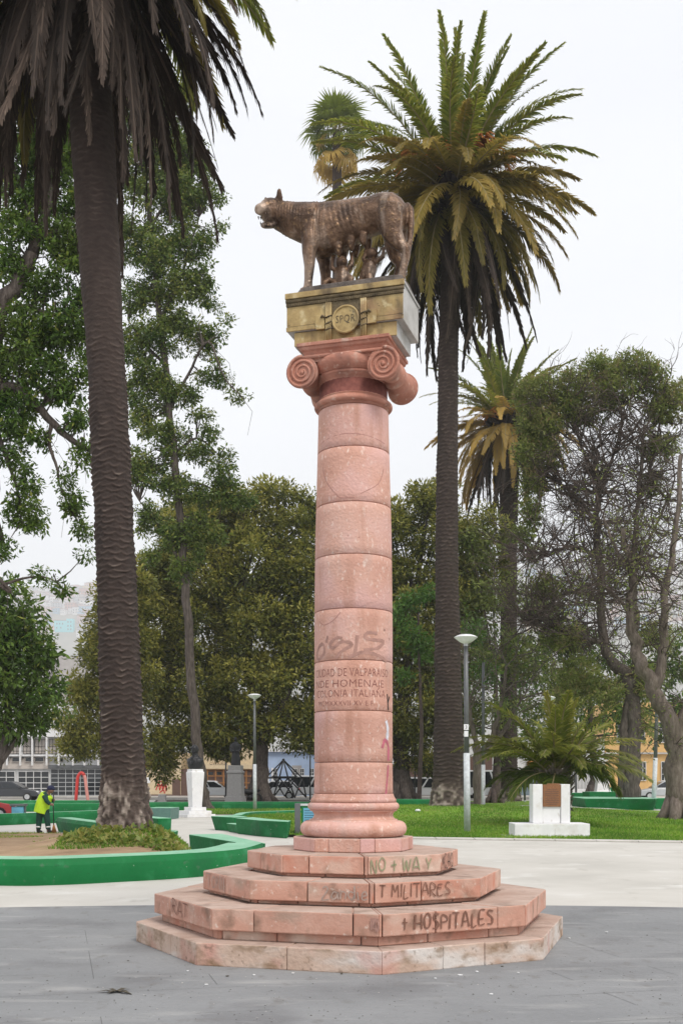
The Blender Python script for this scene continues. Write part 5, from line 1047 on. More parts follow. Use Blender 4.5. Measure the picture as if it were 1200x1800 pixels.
# ------------------------------------------------------------------ lamp posts and poles
def lamp(px, Y, top_py, label, white_to, r=.075, group='park lamp posts', base_py=None, head=True, plate=False, lean=0):
    b = Vector(((px - 600) / FPX * Y, Y, lawn_z((px - 600) / FPX * Y, Y) if px > 650 else 0)); zt = P(px, top_py, Y).z
    t = thing('lamp_post', label, 'lamp post', tuple(b), group); d = Vector((lean, 0, 0))
    mb = MB(); mb.tube([b, b + (d + Vector((0, 0, white_to)))], [r * 1.15, r * 1.12], 14); mb.build('lower_pole', MATS['pole_white'], t)
    mb = MB(); p1 = b + d + Vector((0, 0, white_to)); p2 = Vector((b.x + d.x * 2.2, b.y, zt - .25)); mb.tube([p1, p1.lerp(p2, .5), p2], [r * .95, r * .85, r * .7], 14); mb.build('upper_pole', MATS['metal_grey'], t)
    if head:
        c = (p2.x, p2.y); R_ = .34
        mb = MB(); mb.lathe([(.05, zt - .32), (.06, zt - .25), (.065, zt - .2), (.05, zt - .17)], 16, c); mb.build('collar', MATS['metal_light'], t)
        mb = MB(); mb.lathe([(.05, zt - .19), (.16, zt - .14), (.26, zt - .07), (R_, zt + .0)], 28, c, cap=False); mb.build('lamp_bowl', MATS['lamp_white'], t)
        mb = MB(); mb.lathe([(R_ + .01, zt), (R_ + .01, zt + .012), (.28, zt + .05), (.18, zt + .085), (.06, zt + .1), (.001, zt + .102)], 28, c); mb.build('lamp_cap', MATS['lamp_white'], t)
    if plate:
        z = zt - 2.75; mb = MB(); mb.box(p2.x - .07, p2.x + .07, b.y - r - .02, b.y - r - .012, z, z + .17); mb.box(p2.x - .06, p2.x + .06, b.y - r - .02, b.y - r - .012, z - .2, z - .03); mb.build('number_sticker', MATS['lamp_white'], t)
        V, F = text_mesh('3', 1.0); mb = MB(); mb.add([(p2.x - .035 + v[0] * .14, b.y - r - .0225, z + .03 + v[1] * .15) for v in V], F); mb.build('number', MATS['black'], t)
    return t
lamp(821, 33.8, 1121, 'lamp post standing on the lawn just right of the column', 2.35, .085, plate=True, lean=-.02)
lamp(448, 57, 1223, 'lamp post left of the column in front of the dark ficus', 2.35, .08, lean=-.01)
lamp(964, 58, 1227, 'lamp post whose head shows above the young palm fronds', 2.3, .08)
tl = lamp(1148, 56.6, 1180, 'lamp post on a concrete foot at the right, beside the leaning tree', 2.6, .10, head=False, lean=.1)
mb = MB(); bx = (1148 - 600) / FPX * 56.6; mb.lathe([(.52, .03), (.5, .1), (.3, .26), (.16, .33)], 20, (bx, 56.6)); mb.build('concrete_foot', MATS['granite'], tl)
def pole(px, Y, top_py, label, r=.05, white=1.6):
    b = Vector(((px - 600) / FPX * Y, Y, 0)); t = thing('pole', label, 'pole', tuple(b)); zt = P(px, top_py, Y).z
    mb = MB(); mb.tube([b, b + Vector((0, 0, white))], r * 1.1, 10); mb.build('lower_pole', MATS['pole_white'], t); mb = MB(); mb.tube([b + Vector((0, 0, white)), Vector((b.x, b.y, zt))], [r, r * .8], 10); mb.build('upper_pole', MATS['metal_grey'], t); return t
pole(849, 63, 1165, 'tall grey pole behind the forked bare tree', .1, 2.4)
pt = pole(729, 80, 1298, 'thin pole with meter box left of the tall date palm', .06, .2); q = P(727, 1335, 80)
mb = MB(); mb.box(q.x - .2, q.x + .2, 79.7, 79.93, q.z - .4, q.z + .25); mb.build('meter_box', MATS['metal_light'], pt)
pole(736, 80, 1300, 'plain thin pole beside the meter box pole', .06, .2)
pole(545, 82, 1310, 'thin dark post behind the climbing frame', .06, .1); pole(1012, 84, 1340, 'dark post left of the white statue', .09, .1); pole(922, 80, 1352, 'dark post right of the yellowed palm trunk', .07, .1); pole(397, 84, 1330, 'thin dark post in front of the white hatchback', .07, .1)

# ------------------------------------------------------------------ white memorial with plaque
Ym = 31.6; m0 = P(964, 1472, Ym); mx = m0.x; s_ = Ym / FPX
mem = thing('memorial', 'white painted memorial with rusty plaque on the lawn', 'memorial', (mx, Ym, 0)); z0 = .01
MS = [((899 - 964) * s_, (1029 - 964) * s_, -.55, .55, 0, .37), ((933 - 964) * s_, (950 - 964) * s_, -.30, .3, .372, 1.45), ((982 - 964) * s_, (998 - 964) * s_, -.30, .3, .372, 1.45), ((950.4 - 964) * s_, (981.6 - 964) * s_, -.26, .26, .372, 1.40)]
for a, b, c, d, e, f in MS: mb = MB(); mb.box(mx + a, mx + b, Ym + c, Ym + d, z0 + e, z0 + f); mb.build('block', MATS['white_paint'], mem, .015)
mb = MB(); sl = [(933 - 964, .55), (932 - 964, 1.0)]
mb.box(mx + (950.6 - 964) * s_, mx + (981.4 - 964) * s_, Ym - .305, Ym - .262, z0 + .83, z0 + 1.44); mb.box(mx + (958 - 964) * s_, mx + (980 - 964) * s_, Ym - .303, Ym - .264, z0 + 1.441, z0 + 1.47)
pq = mb.build('plaque', MATS['plaque'], mem, .004); mb = MB()
for i in range(9): z = 1.3 - i * .05; w = .19 if i % 4 else .14; mb.box(mx + .03 - w, mx + .03 + w, Ym - .309, Ym - .3055, z, z + .014)
mb.build('raised_line', MATS['brown_door'], pq)
mb = MB(); mb.box(mx - 1.25, mx + 1.2, Ym - .75, Ym + .7, .0, .035); mb.build('footing', MATS['paving_light'], mem, .008)

# ------------------------------------------------------------------ bust on the white pedestal
Yb = 48; bb = P(343, 1436, Yb); bt = thing('bust_pedestal', 'white tapered pedestal on steps carrying the dark bust', 'pedestal', (bb.x, Yb, 0)); s_ = Yb / FPX
def turned(c, a): return lambda v: Vector((c.x + v[0] * math.cos(a) + v[1] * math.sin(a), c.y - v[0] * math.sin(a) + v[1] * math.cos(a), v[2]))
TW = turned(Vector((bb.x, Yb, 0)), R(-32))
for h, z0, z1 in ((.64, 0, .13), (.52, .132, .27), (.35, .272, .42)): mb = MB(TW); mb.box(-h, h, -h, h, z0, z1); mb.build('step', MATS['white_paint'], bt, .012)
mb = MB(TW); stack_rect(mb, [(.215, .215, .422), (.29, .29, 1.85), (.29, .29, 1.9), (.255, .255, 1.92), (.255, .255, 2.02)]); mb.build('shaft', MATS['white_paint'], bt, .012)
bz = 2.02; bu = thing('bust', 'black bronze bust of a uniformed man on the white pedestal', 'bust', (bb.x, Yb, bz)); mb = MB(turned(Vector((bb.x, Yb, 0)), R(25)))
def T(pts, k=12): mb.tube([(p[0], p[1], bz + p[2]) for p in pts], [p[3] for p in pts], k)
T([(0, 0, 0, (.25, .2)), (0, 0, .12, (.33, .23)), (0, 0, .3, (.37, .25)), (0, 0, .42, (.34, .21)), (0, 0, .5, (.2, .16)), (0, -.01, .56, (.15, .15))], 20); T([(0, 0, .5, .135), (0, -.03, .66, .12)])
mb.ball((0, -.03, bz + .83), (.155, .185, .21), 16, 12); mb.ball((0, -.10, bz + .74), (.1, .11, .09)); T([(0, -.2, .88, .02), (0, -.235, .79, .035)], 8); mb.ball((0, -.19, bz + .72), (.07, .03, .022))
for s in (-1, 1):
    mb.ball((s * .155, 0, bz + .82), (.025, .04, .06)); T([(s * .17, 0, .43, .07), (s * .32, 0, .39, .08), (s * .39, 0, .34, .055)]); mb.ball((s * .06, -.19, bz + .85), (.035, .02, .016)); T([(s * .1, -.2, .9, .018), (s * .02, -.215, .89, .018)], 6); T([(s * .06, -.2, .48, .03), (s * .10, -.26, .34, .03), (s * .05, -.27, .2, .025)], 6)
T([(-.2, -.05, .5, .04), (0, -.2, .48, .04), (.2, -.05, .5, .04)], 8); remeshed(mb, 'bust_body', MATS['statue_black'], bu, .022, 2)

# grey pedestal with a dark standing figure in the tree shade
Yg = 66; gx = (414 - 600) / FPX * Yg; gp = thing('granite_pedestal', 'grey granite pedestal in the shade behind the left lamp post', 'pedestal', (gx, Yg, 0))
TW = turned(Vector((gx, Yg, 0)), R(8))
for hu, z0, z1 in ((.52, .02, .62),): mb = MB(TW); stack_rect(mb, [(.56, .5, z0), (.5, .46, z1)]); mb.build('base', MATS['granite'], gp, .015)
mb = MB(TW); stack_rect(mb, [(.44, .42, .622), (.40, .38, 1.9), (.44, .42, 1.95), (.44, .42, 2.05), (.38, .36, 2.08), (.38, .36, 2.4)]); mb.build('shaft', MATS['granite'], gp, .012)
sf = thing('standing_statue', 'dark statue of a robed figure on the grey granite pedestal', 'statue', (gx, Yg, 2.4)); mb = MB(TW); bz = 2.4
T([(0, 0, 0, (.3, .26)), (.02, 0, .4, (.26, .22)), (0, 0, .8, (.22, .18)), (-.02, 0, 1.15, (.27, .18)), (0, 0, 1.3, (.2, .14)), (0, 0, 1.38, .08)]); mb.ball((0, -.02, bz + 1.52), (.1, .12, .14))
for s in (-1, 1): T([(s * .24, 0, 1.22, .08), (s * .32, -.06, .95, .065), (s * .2, -.2, .78, .05), (s * .08, -.24, .82, .045)], 8)
remeshed(mb, 'figure_body', MATS['statue_black'], sf, .03, 2)
# small granite stump and white far statue
Yq = 66; qx = (285 - 600) / FPX * Yq; mb = MB(); mb.prism([(qx - .2, Yq - .2), (qx + .2, Yq - .2), (qx + .2, Yq + .2), (qx - .2, Yq + .2)], 0, .72, [(qx - .26, Yq - .26), (qx + .26, Yq - .26), (qx + .26, Yq + .26), (qx - .26, Yq + .26)])
mb.single('stone_stump', MATS['granite'], 'small grey stone pillar by the cream wall', 'pillar', None, .015)
Ys = 82; sx_ = (1058 - 600) / FPX * Ys; ws = thing('white_statue', 'white statue on a tall scrolled pedestal behind right planters', 'statue', (sx_, Ys, 0))
mb = MB(); 
def sr(mb, x, y, prof):
    vs = []
    for h, z in prof: vs += [(x - h, y - h, z), (x + h, y - h, z), (x + h, y + h, z), (x - h, y + h, z)]
    n = len(prof); mb.add(vs, [(i * 4 + j, i * 4 + (j + 1) % 4, (i + 1) * 4 + (j + 1) % 4, (i + 1) * 4 + j) for i in range(n - 1) for j in range(4)] + [(3, 2, 1, 0), tuple((n - 1) * 4 + j for j in range(4))])
sr(mb, sx_, Ys, [(.85, 0), (.85, .35), (.7, .4), (.62, .5), (.48, .8), (.42, 1.3), (.44, 1.6), (.55, 1.72), (.55, 1.85), (.4, 1.9), (.4, 2.05)]); mb.build('pedestal', MATS['white_paint'], ws, .02)
mb = MB(); bz = 2.05; 
def T2(pts, k=10): mb.tube([(sx_ + p[0], Ys + p[1], bz + p[2]) for p in pts], [p[3] for p in pts], k)
T2([(0, 0, 0, .3), (0, 0, .3, .26), (.02, 0, .6, .2), (0, 0, .9, .22), (0, 0, 1.0, .1)]); mb.ball((sx_, Ys - .03, bz + 1.15), (.12, .14, .16)); T2([(.2, 0, .85, .07), (.4, -.05, .95, .06), (.55, -.05, 1.1, .05)]); T2([(-.2, 0, .85, .07), (-.3, -.1, .6, .06), (-.1, -.25, .5, .05)])
remeshed(mb, 'figure_body', MATS['white_paint'], ws, .03, 2)

# ------------------------------------------------------------------ information panel, bin, play equipment, bench
Yi = 31.5; ip = thing('information_panel', 'grey framed information panel with blue sheet behind the column base', 'panel', ((524 - 600) / FPX * Yi, Yi, 0)); s_ = Yi / FPX; X = lambda px: (px - 600) * s_
mb = MB(); mb.box(X(518), X(527.5), Yi - .08, Yi + .08, 0, .93); mb.build('post', MATS['metal_grey'], ip, .008); mb = MB(); mb.box(X(592), X(601), Yi - .08, Yi + .08, 0, .93); mb.build('post', MATS['metal_grey'], ip, .008)
mb = MB(); mb.box(X(527.6), X(592), Yi - .05, Yi + .05, .86, .92); mb.box(X(527.6), X(592), Yi - .05, Yi + .05, .22, .27); mb.build('frame_rail', MATS['metal_light'], ip, .005); mb = MB(); mb.box(X(530), X(590), Yi - .03, Yi + .03, .275, .855); mb.build('board', MATS['paint_green'], ip)
mb = MB(); mb.box(X(533), X(588), Yi - .036, Yi - .031, .31, .80); mb.build('blue_sheet', MATS['blue_panel'], ip)
mb = MB()
for i in range(6): mb.box(X(535), X(535 + 14 + 6 * (i % 3)), Yi - .0385, Yi - .0365, .72 - i * .065, .735 - i * .065)
mb.build('printed_line', MATS['navy'], ip)
Yn = 40.5; nx = (33 - 600) / FPX * Yn; bn = thing('litter_bin', 'grey hooded litter bin with pale blue body left of the worker', 'bin', (nx, Yn, 0)); mb = MB(); mb.box(nx - .2, nx + .2, Yn - .2, Yn + .2, .12, .62); mb.build('body', MATS['blue_panel'], bn, .02)
mb = MB(); mb.box(nx - .26, nx + .26, Yn - .24, Yn + .24, .64, .72); mb.build('hood', MATS['metal_grey'], bn, .02); mb = MB(); mb.box(nx - .25, nx - .205, Yn - .06, Yn + .06, 0, .64); mb.box(nx + .205, nx + .25, Yn - .06, Yn + .06, 0, .64); mb.build('frame', MATS['metal_grey'], bn)
Yp = 62.6; ap = thing('play_arch', 'red and pale painted metal arch in front of the grille', 'play arch', ((143 - 600) / FPX * Yp, Yp, .44)); hal = [(133, 1411), (135, 1385), (137, 1366), (143, 1359), (149, 1366), (152, 1388), (155, 1411)]
pq_ = cr([P(x, y, Yp) for x, y in hal], 5); mb = MB(); mb.tube(pq_[:20], .09, 8); mb.build('red_tube', MATS['red_paint'], ap); flat('pink_paint', (.6, .25, .22), .5); mb = MB(); mb.tube(pq_[19:], .09, 8); mb.build('pale_tube', MATS['pink_paint'], ap)
Yc = 80; dc = thing('climbing_frame', 'black geodesic climbing frame left of the column under the ficus', 'climbing frame', tuple(G(500, 1410))); 
DP = {'a': (498, 1336, 0), 'l': (467, 1368, -1), 'm1': (491, 1368, -2), 'm2': (506, 1368, -2), 'r': (531, 1368, -1), 'bl': (462, 1402, -1.5), 'b1': (480, 1402, -3), 'b2': (518, 1402, -3), 'br': (538, 1402, -1.5), 'kl': (480, 1366, 2), 'kr': (520, 1366, 2), 'kb': (500, 1400, 3)}
DP = {k: P(x, y, Yc + d) for k, (x, y, d) in DP.items()}
for e in ('al', 'am1', 'am2', 'ar', 'lm1', 'm1m2', 'm2r', 'lbl', 'lb1', 'm1bl', 'm1b1', 'm1b2', 'm2b1', 'm2b2', 'm2br', 'rb2', 'rbr', 'akl', 'akr', 'klkr', 'klkb', 'krkb', 'lkl', 'rkr'):
    for i in range(1, len(e)):
        if e[:i] in DP and e[i:] in DP: mb = MB(); mb.tube([DP[e[:i]], DP[e[i:]]], .05, 6); mb.build('strut', MATS['metal_dark'], dc); break
for k in ('a', 'l', 'm1', 'm2', 'r', 'kl', 'kr'): mb = MB(); mb.ball(DP[k], .1, 8, 6); mb.build('joint_ball', MATS['metal_dark'], dc)
Yk = 72; cb = P(437, 1398, Yk); mc = thing('parked_motorbike', 'dark motorbike leaning behind the left lamp post', 'motorbike', (cb.x, Yk, 0)); mb = MB()
for dx, dy in ((-.5, -.25), (.55, .3)):
    mb = MB(); c = Vector((cb.x + dx, Yk + dy, .34)); mb.tube([c + Vector((.28 * math.cos(t) * .8, .15 * math.cos(t), .3 * math.sin(t))) for t in np.linspace(0, 6.28, 19)], .06, 6, False); mb.build('wheel', MATS['tyre'], mc)
mb = MB(); mb.tube([(cb.x - .45, Yk - .25, .95), (cb.x - .1, Yk - .1, .8), (cb.x + .3, Yk + .1, .78), (cb.x + .7, Yk + .3, .9)], [.1, .2, .17, .06], 10); mb.tube([(cb.x - .5, Yk - .25, .34), (cb.x - .38, Yk - .2, 1.05)], .05, 6); mb.tube([(cb.x - .1, Yk, .45), (cb.x + .25, Yk + .1, .45)], [.2, .18], 8); mb.build('body', MATS['metal_dark'], mc)
mb = MB(); mb.tube([(cb.x - .62, Yk - .5, 1.1), (cb.x - .38, Yk - .2, 1.08), (cb.x - .2, Yk + .1, 1.1)], .03, 6); mb.ball((cb.x - .46, Yk - .3, .98), (.11, .08, .11)); mb.build('handlebar', MATS['metal_light'], mc)

# ------------------------------------------------------------------ worker and broom
Yw_ = 33.2; wx = (77 - 600) / FPX * Yw_; wz = soil_z(wx, Yw_); pe = thing('person', 'stooping worker in lime vest, dark green trousers and navy cap, sweeping', 'person', (wx, Yw_, wz)); S = .93
PW = lambda v: Vector((wx + v[0] * S, Yw_ + v[1] * S, wz + v[2] * S))
mb = MB(PW)
def T3(pts, k=12): mb.tube([p[:3] for p in pts], [p[3] for p in pts], k)
def legs():
    T3([(-.17, .0, .04, .062), (-.165, .0, .14, .062), (-.15, .0, .40, .078), (-.10, .0, .72, .105), (-.05, .0, .8, .11)]); T3([(.16, -.03, .04, .062), (.15, -.03, .14, .062), (.12, -.03, .40, .078), (.05, .0, .72, .105), (0, .0, .8, .11)])
legs(); T3([(-.05, 0, .76, (.17, .13)), (-.02, 0, .92, (.18, .14)), (.04, 0, 1.06, (.19, .14)), (.10, -.02, 1.18, (.17, .13)), (.15, -.03, 1.24, .08)]); T3([(.14, -.03, 1.22, .06), (.2, -.05, 1.30, .055)]); mb.ball((.235, -.06, 1.36), (.1, .1, .12), 14, 10); mb.ball((.33, -.07, 1.34), (.022, .022, .025))
T3([(.06, -.15, 1.17, .065), (.15, -.22, 1.0, .055), (.26, -.2, .90, .045), (.30, -.17, .90, .035)]); T3([(.10, .13, 1.17, .065), (.22, .12, 1.04, .05), (.32, -.02, 1.02, .04), (.33, -.08, 1.03, .035)])
for q in range(4): T3([(.29, -.17, .92 - q * .02, .014), (.325, -.19, .925 - q * .02, .013), (.345, -.165, .92 - q * .02, .012), (.335, -.14, .915 - q * .02, .01)], 6); T3([(.32, -.07, 1.05 - q * .02, .014), (.335, -.12, 1.055 - q * .02, .013), (.36, -.13, 1.05 - q * .02, .012), (.365, -.10, 1.045 - q * .02, .01)], 6)
T3([(.29, -.15, .925, .014), (.32, -.135, .935, .011)], 6); T3([(.34, -.06, 1.06, .014), (.355, -.08, 1.07, .011)], 6)
remeshed(mb, 'body', MATS['skin'], pe, .013, 2)
def clothes(name, m, f, vox=.014):
    global mb
    mb = MB(PW); f(); return remeshed(mb, name, MATS[m], pe, vox, 2)
G2 = .014
def trousers():
    T3([(-.165, 0, .12, .078), (-.15, 0, .40, .094), (-.10, 0, .72, .125), (-.05, 0, .82, .13)]); T3([(.15, -.03, .12, .078), (.12, -.03, .40, .094), (.05, 0, .72, .125), (0, 0, .82, .13)]); T3([(-.05, 0, .74, (.19, .15)), (-.03, 0, .9, (.195, .155))])
def sleeves():
    T3([(.06, -.14, 1.17, .085), (.15, -.22, 1.0, .072), (.25, -.2, .905, .058)]); T3([(.10, .12, 1.17, .085), (.22, .12, 1.04, .07), (.31, 0, 1.02, .055)]); T3([(0, 0, 1.0, (.195, .15)), (.10, -.02, 1.19, (.185, .145)), (.15, -.03, 1.24, .09)])
def vest(): T3([(-.10, 0, .62, (.225, .18)), (-.06, 0, .78, (.23, .18)), (-.02, 0, .93, (.225, .175)), (.04, 0, 1.07, (.225, .17)), (.10, -.01, 1.19, (.205, .16)), (.13, -.02, 1.235, (.13, .1))], 18)
def cap(): mb.ball((.235, -.06, 1.40), (.122, .118, .10), 14, 8); T3([(.20, -.06, 1.39, .1), (.36, -.07, 1.375, (.06, .02))], 10)
def boots():
    for x, y in ((-.17, 0), (.16, -.03)): T3([(x, y, .03, .06), (x, y, .15, .07)]); T3([(x - .02, y, .04, .055), (x + .12, y - .04, .035, .045)])
clothes('trousers', 'work_green', trousers); clothes('jacket', 'work_green', sleeves); clothes('vest', 'hi_vis', vest); clothes('cap', 'navy', cap); clothes('boots', 'black', boots)
mb = MB(PW); T3([(-.165, 0, .17, .083), (-.163, 0, .215, .085)]); T3([(.15, -.03, .17, .083), (.147, -.03, .215, .085)]); mb.build('reflective_band', MATS['lamp_white'], pe)
mb = MB(PW); T3([(.34, -.13, 1.30, .016), (.335, -.15, .9, .016), (.36, -.19, .2, .016)], 8); br = thing('broom', 'wooden handled broom held by the stooping worker', 'broom', tuple(PW((.36, -.19, 0)))); mb.build('handle', MATS['metal_dark'], br)
mb = MB(PW); 
for i in range(26): a = i * 2.4; r_ = .04 * math.sqrt(i / 26); T3([(.36 + math.cos(a) * r_ * .4, -.19 + math.sin(a) * r_ * .4, .26, .008), (.38 + math.cos(a) * r_ * 2.2, -.2 + math.sin(a) * r_ * 1.6, .01, .006)], 4)
mb.build('bristles', MATS['orange_wood'], br)

# ------------------------------------------------------------------ cars
def car(px, Y, label, col, length=4.3, h=1.48, facing=1, kind='hatch', yaw=0, group='cars parked along the street', z0=0):
    x = (px - 600) / FPX * Y; t = thing('parked_car', label, 'car', (x, Y, z0), group); W = .88
    M = lambda v: Vector((x + (v[0] * math.cos(yaw) - v[1] * math.sin(yaw)) * facing, Y + v[0] * math.sin(yaw) + v[1] * math.cos(yaw), z0 + v[2])); L = length / 2
    if kind == 'van': low = [(-L, .35), (-L, .95), (L - .1, .95), (L, .8), (L, .35)]; cab = [(-L + .02, .95), (-L + .05, h), (L - 1.0, h), (L - .15, .95)]
    else: low = [(-L, .32), (-L + .02, .8), (-L + .25, .93), (L - 1.15, .90), (L - .15, .72), (L, .5), (L, .32)]; cab = [(-L + .12, .90), (-L + (.55 if kind == 'hatch' else .9), h - .04), (-L + 1.3, h), (L - 1.95, h - .03), (L - 1.1, .88)]
    def extr(pr, w0, w1):
        mb = MB(M); n = len(pr); zs = [p[1] for p in pr]; zmin, zmax = min(zs), max(zs); ww = lambda z: w0 + (w1 - w0) * (z - zmin) / (zmax - zmin)
        mb.add([(a, -ww(b), b) for a, b in pr] + [(a, ww(b), b) for a, b in pr], [tuple(range(n)), tuple(range(2 * n - 1, n - 1, -1))] + [(j, n + j, n + (j + 1) % n, (j + 1) % n) for j in range(n)]); return mb
    extr(low, W, W - .03).build('body', col, t, .06); extr(cab, W - .03, W - .2).build('cabin', col, t, .05)
    zs = .97; mb = MB(M)
    for s in (-1, 1):
        def wpt(a, b): return (a, s * (W - .03 - .17 * (b - .9) / (h - .9) + .012), b)
        a0 = cab[0][0] + .35; a1 = cab[-1][0] - .12
        for u0, u1 in ((0, .48), (.52, 1)):
            A = a0 + (a1 - a0) * u0; B = a0 + (a1 - a0) * u1; tA = cab[1][0] + .25 + (cab[-2][0] - cab[1][0] - .3) * u0; tB = cab[1][0] + .25 + (cab[-2][0] - cab[1][0] - .3) * u1
            mb.add([wpt(A, zs), wpt(B, zs), wpt(tB, h - .12), wpt(tA, h - .12)], [(0, 1, 2, 3) if s < 0 else (3, 2, 1, 0)])
    a, b = cab[-1], cab[-2]; o = .014; mb.add([(a[0] - .02 + o, -W + .12, a[1] + .06), (a[0] - .02 + o, W - .12, a[1] + .06), (b[0] + o + .05, W - .26, b[1] - .05), (b[0] + o + .05, -W + .26, b[1] - .05)], [(0, 1, 2, 3)])
    mb.build('window', MATS['glass_dark'], t)
    for wx_ in (-L + .8, L - .8):
        for s in (-1, 1):
            mb = MB(M); k = 18; vs = [(wx_ + .31 * math.cos(6.2832 * j / k), s * (W - .16 + d), .31 + .31 * math.sin(6.2832 * j / k)) for d in (0, .18) for j in range(k)]
            mb.add(vs, [(j, (j + 1) % k, k + (j + 1) % k, k + j) for j in range(k)] + [tuple(range(k)), tuple(range(2 * k - 1, k - 1, -1))]); w = mb.build('wheel', MATS['tyre'], t)
            mb = MB(M); vs = [(wx_ + .19 * math.cos(6.2832 * j / k), s * (W + .026), .31 + .19 * math.sin(6.2832 * j / k)) for j in range(k)]; mb.add(vs, [tuple(range(k)) if s < 0 else tuple(range(k - 1, -1, -1))]); mb.build('rim', MATS['metal_light'], w)
    for s in (-1, 1):
        mb = MB(M); mb.ball((L - .12, s * (W - .22), .66), (.14, .16, .07), 8, 6); mb.build('headlight', MATS['lamp_white'], t)
        mb = MB(M); mb.ball((-L + .06, s * (W - .14), .8), (.08, .12, .09), 8, 6); mb.build('tail_light', MATS['red_paint'], t)
        mb = MB(M); mb.ball((L - 1.35, s * (W + .06), .98), (.06, .1, .06), 8, 6); mb.build('mirror', col, t)
    return t
def paint(name, c): return flat(name, c, .25, spec=.6, var=.03, bump=0)
paint('car_white', (.72, .73, .74)); paint('car_black', (.03, .033, .038)); paint('car_red', (.45, .02, .02)); paint('car_silver', (.45, .47, .49)); paint('car_bluegrey', (.30, .38, .46))
car(20, 84, 'dark sedan parked at the left edge before the garage doors', MATS['car_black'], 4.4, 1.45)
car(-50, 50, 'red car just showing at the left edge behind the bin', MATS['car_red'], 3.6, 1.0, yaw=.5, z0=-.25)
car(378, 89, 'white hatchback seen between the bust and the granite pedestal', MATS['car_white'], 4.0, 1.5)
car(376, 95, 'red car behind the white hatchback', MATS['red_paint'], 4.0, 1.5)
car(480, 90, 'white car parked behind the climbing frame', MATS['car_white'], 4.2, 1.5, -1); car(545, 92, 'white van behind the column and climbing frame', MATS['car_white'], 4.8, 1.9, -1, 'van')
car(678, 88, 'white car half hidden right behind the column', MATS['car_white'], 4.2, 1.5); car(742, 88, 'white van left of the tall date palm trunk', MATS['car_white'], 4.4, 1.75, -1, 'van')
car(868, 89, 'white delivery van left of the yellowed palm trunk', MATS['car_white'], 4.6, 2.3, 1, 'van'); car(928, 88, 'pale blue van right of the yellowed palm trunk', MATS['car_bluegrey'], 4.4, 1.8, -1, 'van')
car(1168, 88, 'silver sedan parked in front of the yellow house', MATS['car_silver'], 4.4, 1.5, -1, 'sedan')

# ------------------------------------------------------------------ buildings along the street
YB_ = 101.0
def bx(px, Y=YB_): return (px - 600) / FPX * Y
def bz_(py, Y=YB_): return CAM_H + (HOR - py) / FPX * Y
def house(name, label, px0, px1, top, m, Y=YB_, depth=9):
    t = thing(name, label, 'building', (bx((px0 + px1) / 2, Y), Y, 0)); mb = MB(); mb.box(bx(px0, Y), bx(px1, Y), Y, Y + depth, 0, bz_(top, Y)); mb.build('wall', m, t); return t
def rectf(t, name, px0, px1, py0, py1, d0, d1, m, Y=YB_, parent=None):      # a slab in front of the facade: d0..d1 metres proud
    mb = MB(); mb.box(bx(px0, Y), bx(px1, Y), Y - d1, Y - d0, bz_(py1, Y), bz_(py0, Y)); return mb.build(name, m, parent or t)
def window(t, px0, px1, py0, py1, Y=YB_, fr='white_wall', nx=1, ny=1, fw=1.0, glass='glass_dark'):
    w = rectf(t, 'window', px0, px1, py0, py1, .01, .05, MATS[glass], Y); mb = MB(); s = fw
    def bar(a, b, c, d): mb.box(bx(a, Y), bx(b, Y), Y - .10, Y - .052, bz_(d, Y), bz_(c, Y))
    bar(px0 - s, px1 + s, py0 - s, py0); bar(px0 - s, px1 + s, py1, py1 + s); bar(px0 - s, px0, py0, py1); bar(px1, px1 + s, py0, py1)
    for i in range(1, nx): x = px0 + (px1 - px0) * i / nx; bar(x - s * .4, x + s * .4, py0, py1)
    for i in range(1, ny):
        y = py0 + (py1 - py0) * i / ny
        for k_ in range(nx): bar(px0 + (px1 - px0) * k_ / nx + s * .41, px0 + (px1 - px0) * (k_ + 1) / nx - s * .41, y - s * .4, y + s * .4)
    mb.build('frame', MATS[fr], w); return w
g1 = house('garage_building', 'white two storey building with gridded garage doors at far left', -120, 188, 1240, MATS['white_wall'])
for a, b in ((-50, -5), (-3, 26), (33, 86)): window(g1, a, b, 1357, 1396, nx=max(2, int((b - a) / 13)), ny=4, fw=1.4)
window(g1, 90, 180, 1353, 1406, nx=7, ny=7, fw=1.1, fr='metal_light')
rectf(g1, 'grille_lintel', 86, 184, 1345, 1351, .02, .35, MATS['metal_grey'])
rectf(g1, 'fascia', -120, 86, 1333, 1352, .02, .25, MATS['beige_wall'])
for a in (2, 22, 45, 62, 96, 128): window(g1, a, a + 15, 1333.5 if a > 90 else 1331.5, 1339, Y=YB_ - .28 if a < 85 else YB_, fr='beige_wall', fw=.6)
rectf(g1, 'slab_edge', -120, 184, 1327, 1330, .02, .5, MATS['white_paint'])
for a in (-20, 15, 38, 59, 84, 105, 130, 150, 174): rectf(g1, 'fin', a, a + 2.6, 1296, 1346, .02 + .5, .75, MATS['white_paint'])
for a in (-16, 18, 41.5, 62, 87, 108, 133): window(g1, a, a + 18, 1300, 1325, nx=3, ny=2, fr='metal_dark', fw=.6, glass='beige_wall')
rectf(g1, 'rail', -120, 184, 1320.5, 1321.5, .4, .45, MATS['metal_dark']); rectf(g1, 'roof_band', -120, 188, 1282, 1296, .02, .6, MATS['white_paint'])
for a in (5, 40, 62, 100): window(g1, a, a + 14, 1252, 1270, fr='white_paint', glass='grey_wall')
c1_ = house('cream_building', 'cream walled building with orange louvres left of the bust', 184, 318, 1322, MATS['cream'])
rectf(c1_, 'louvre_back', 236, 300, 1326, 1349, .02, .06, MATS['brown_door'])
for i in range(8): rectf(c1_, 'louvre_slat', 236, 300, 1327 + i * 2.8, 1328.4 + i * 2.8, .065, .16, MATS['orange_wood'])
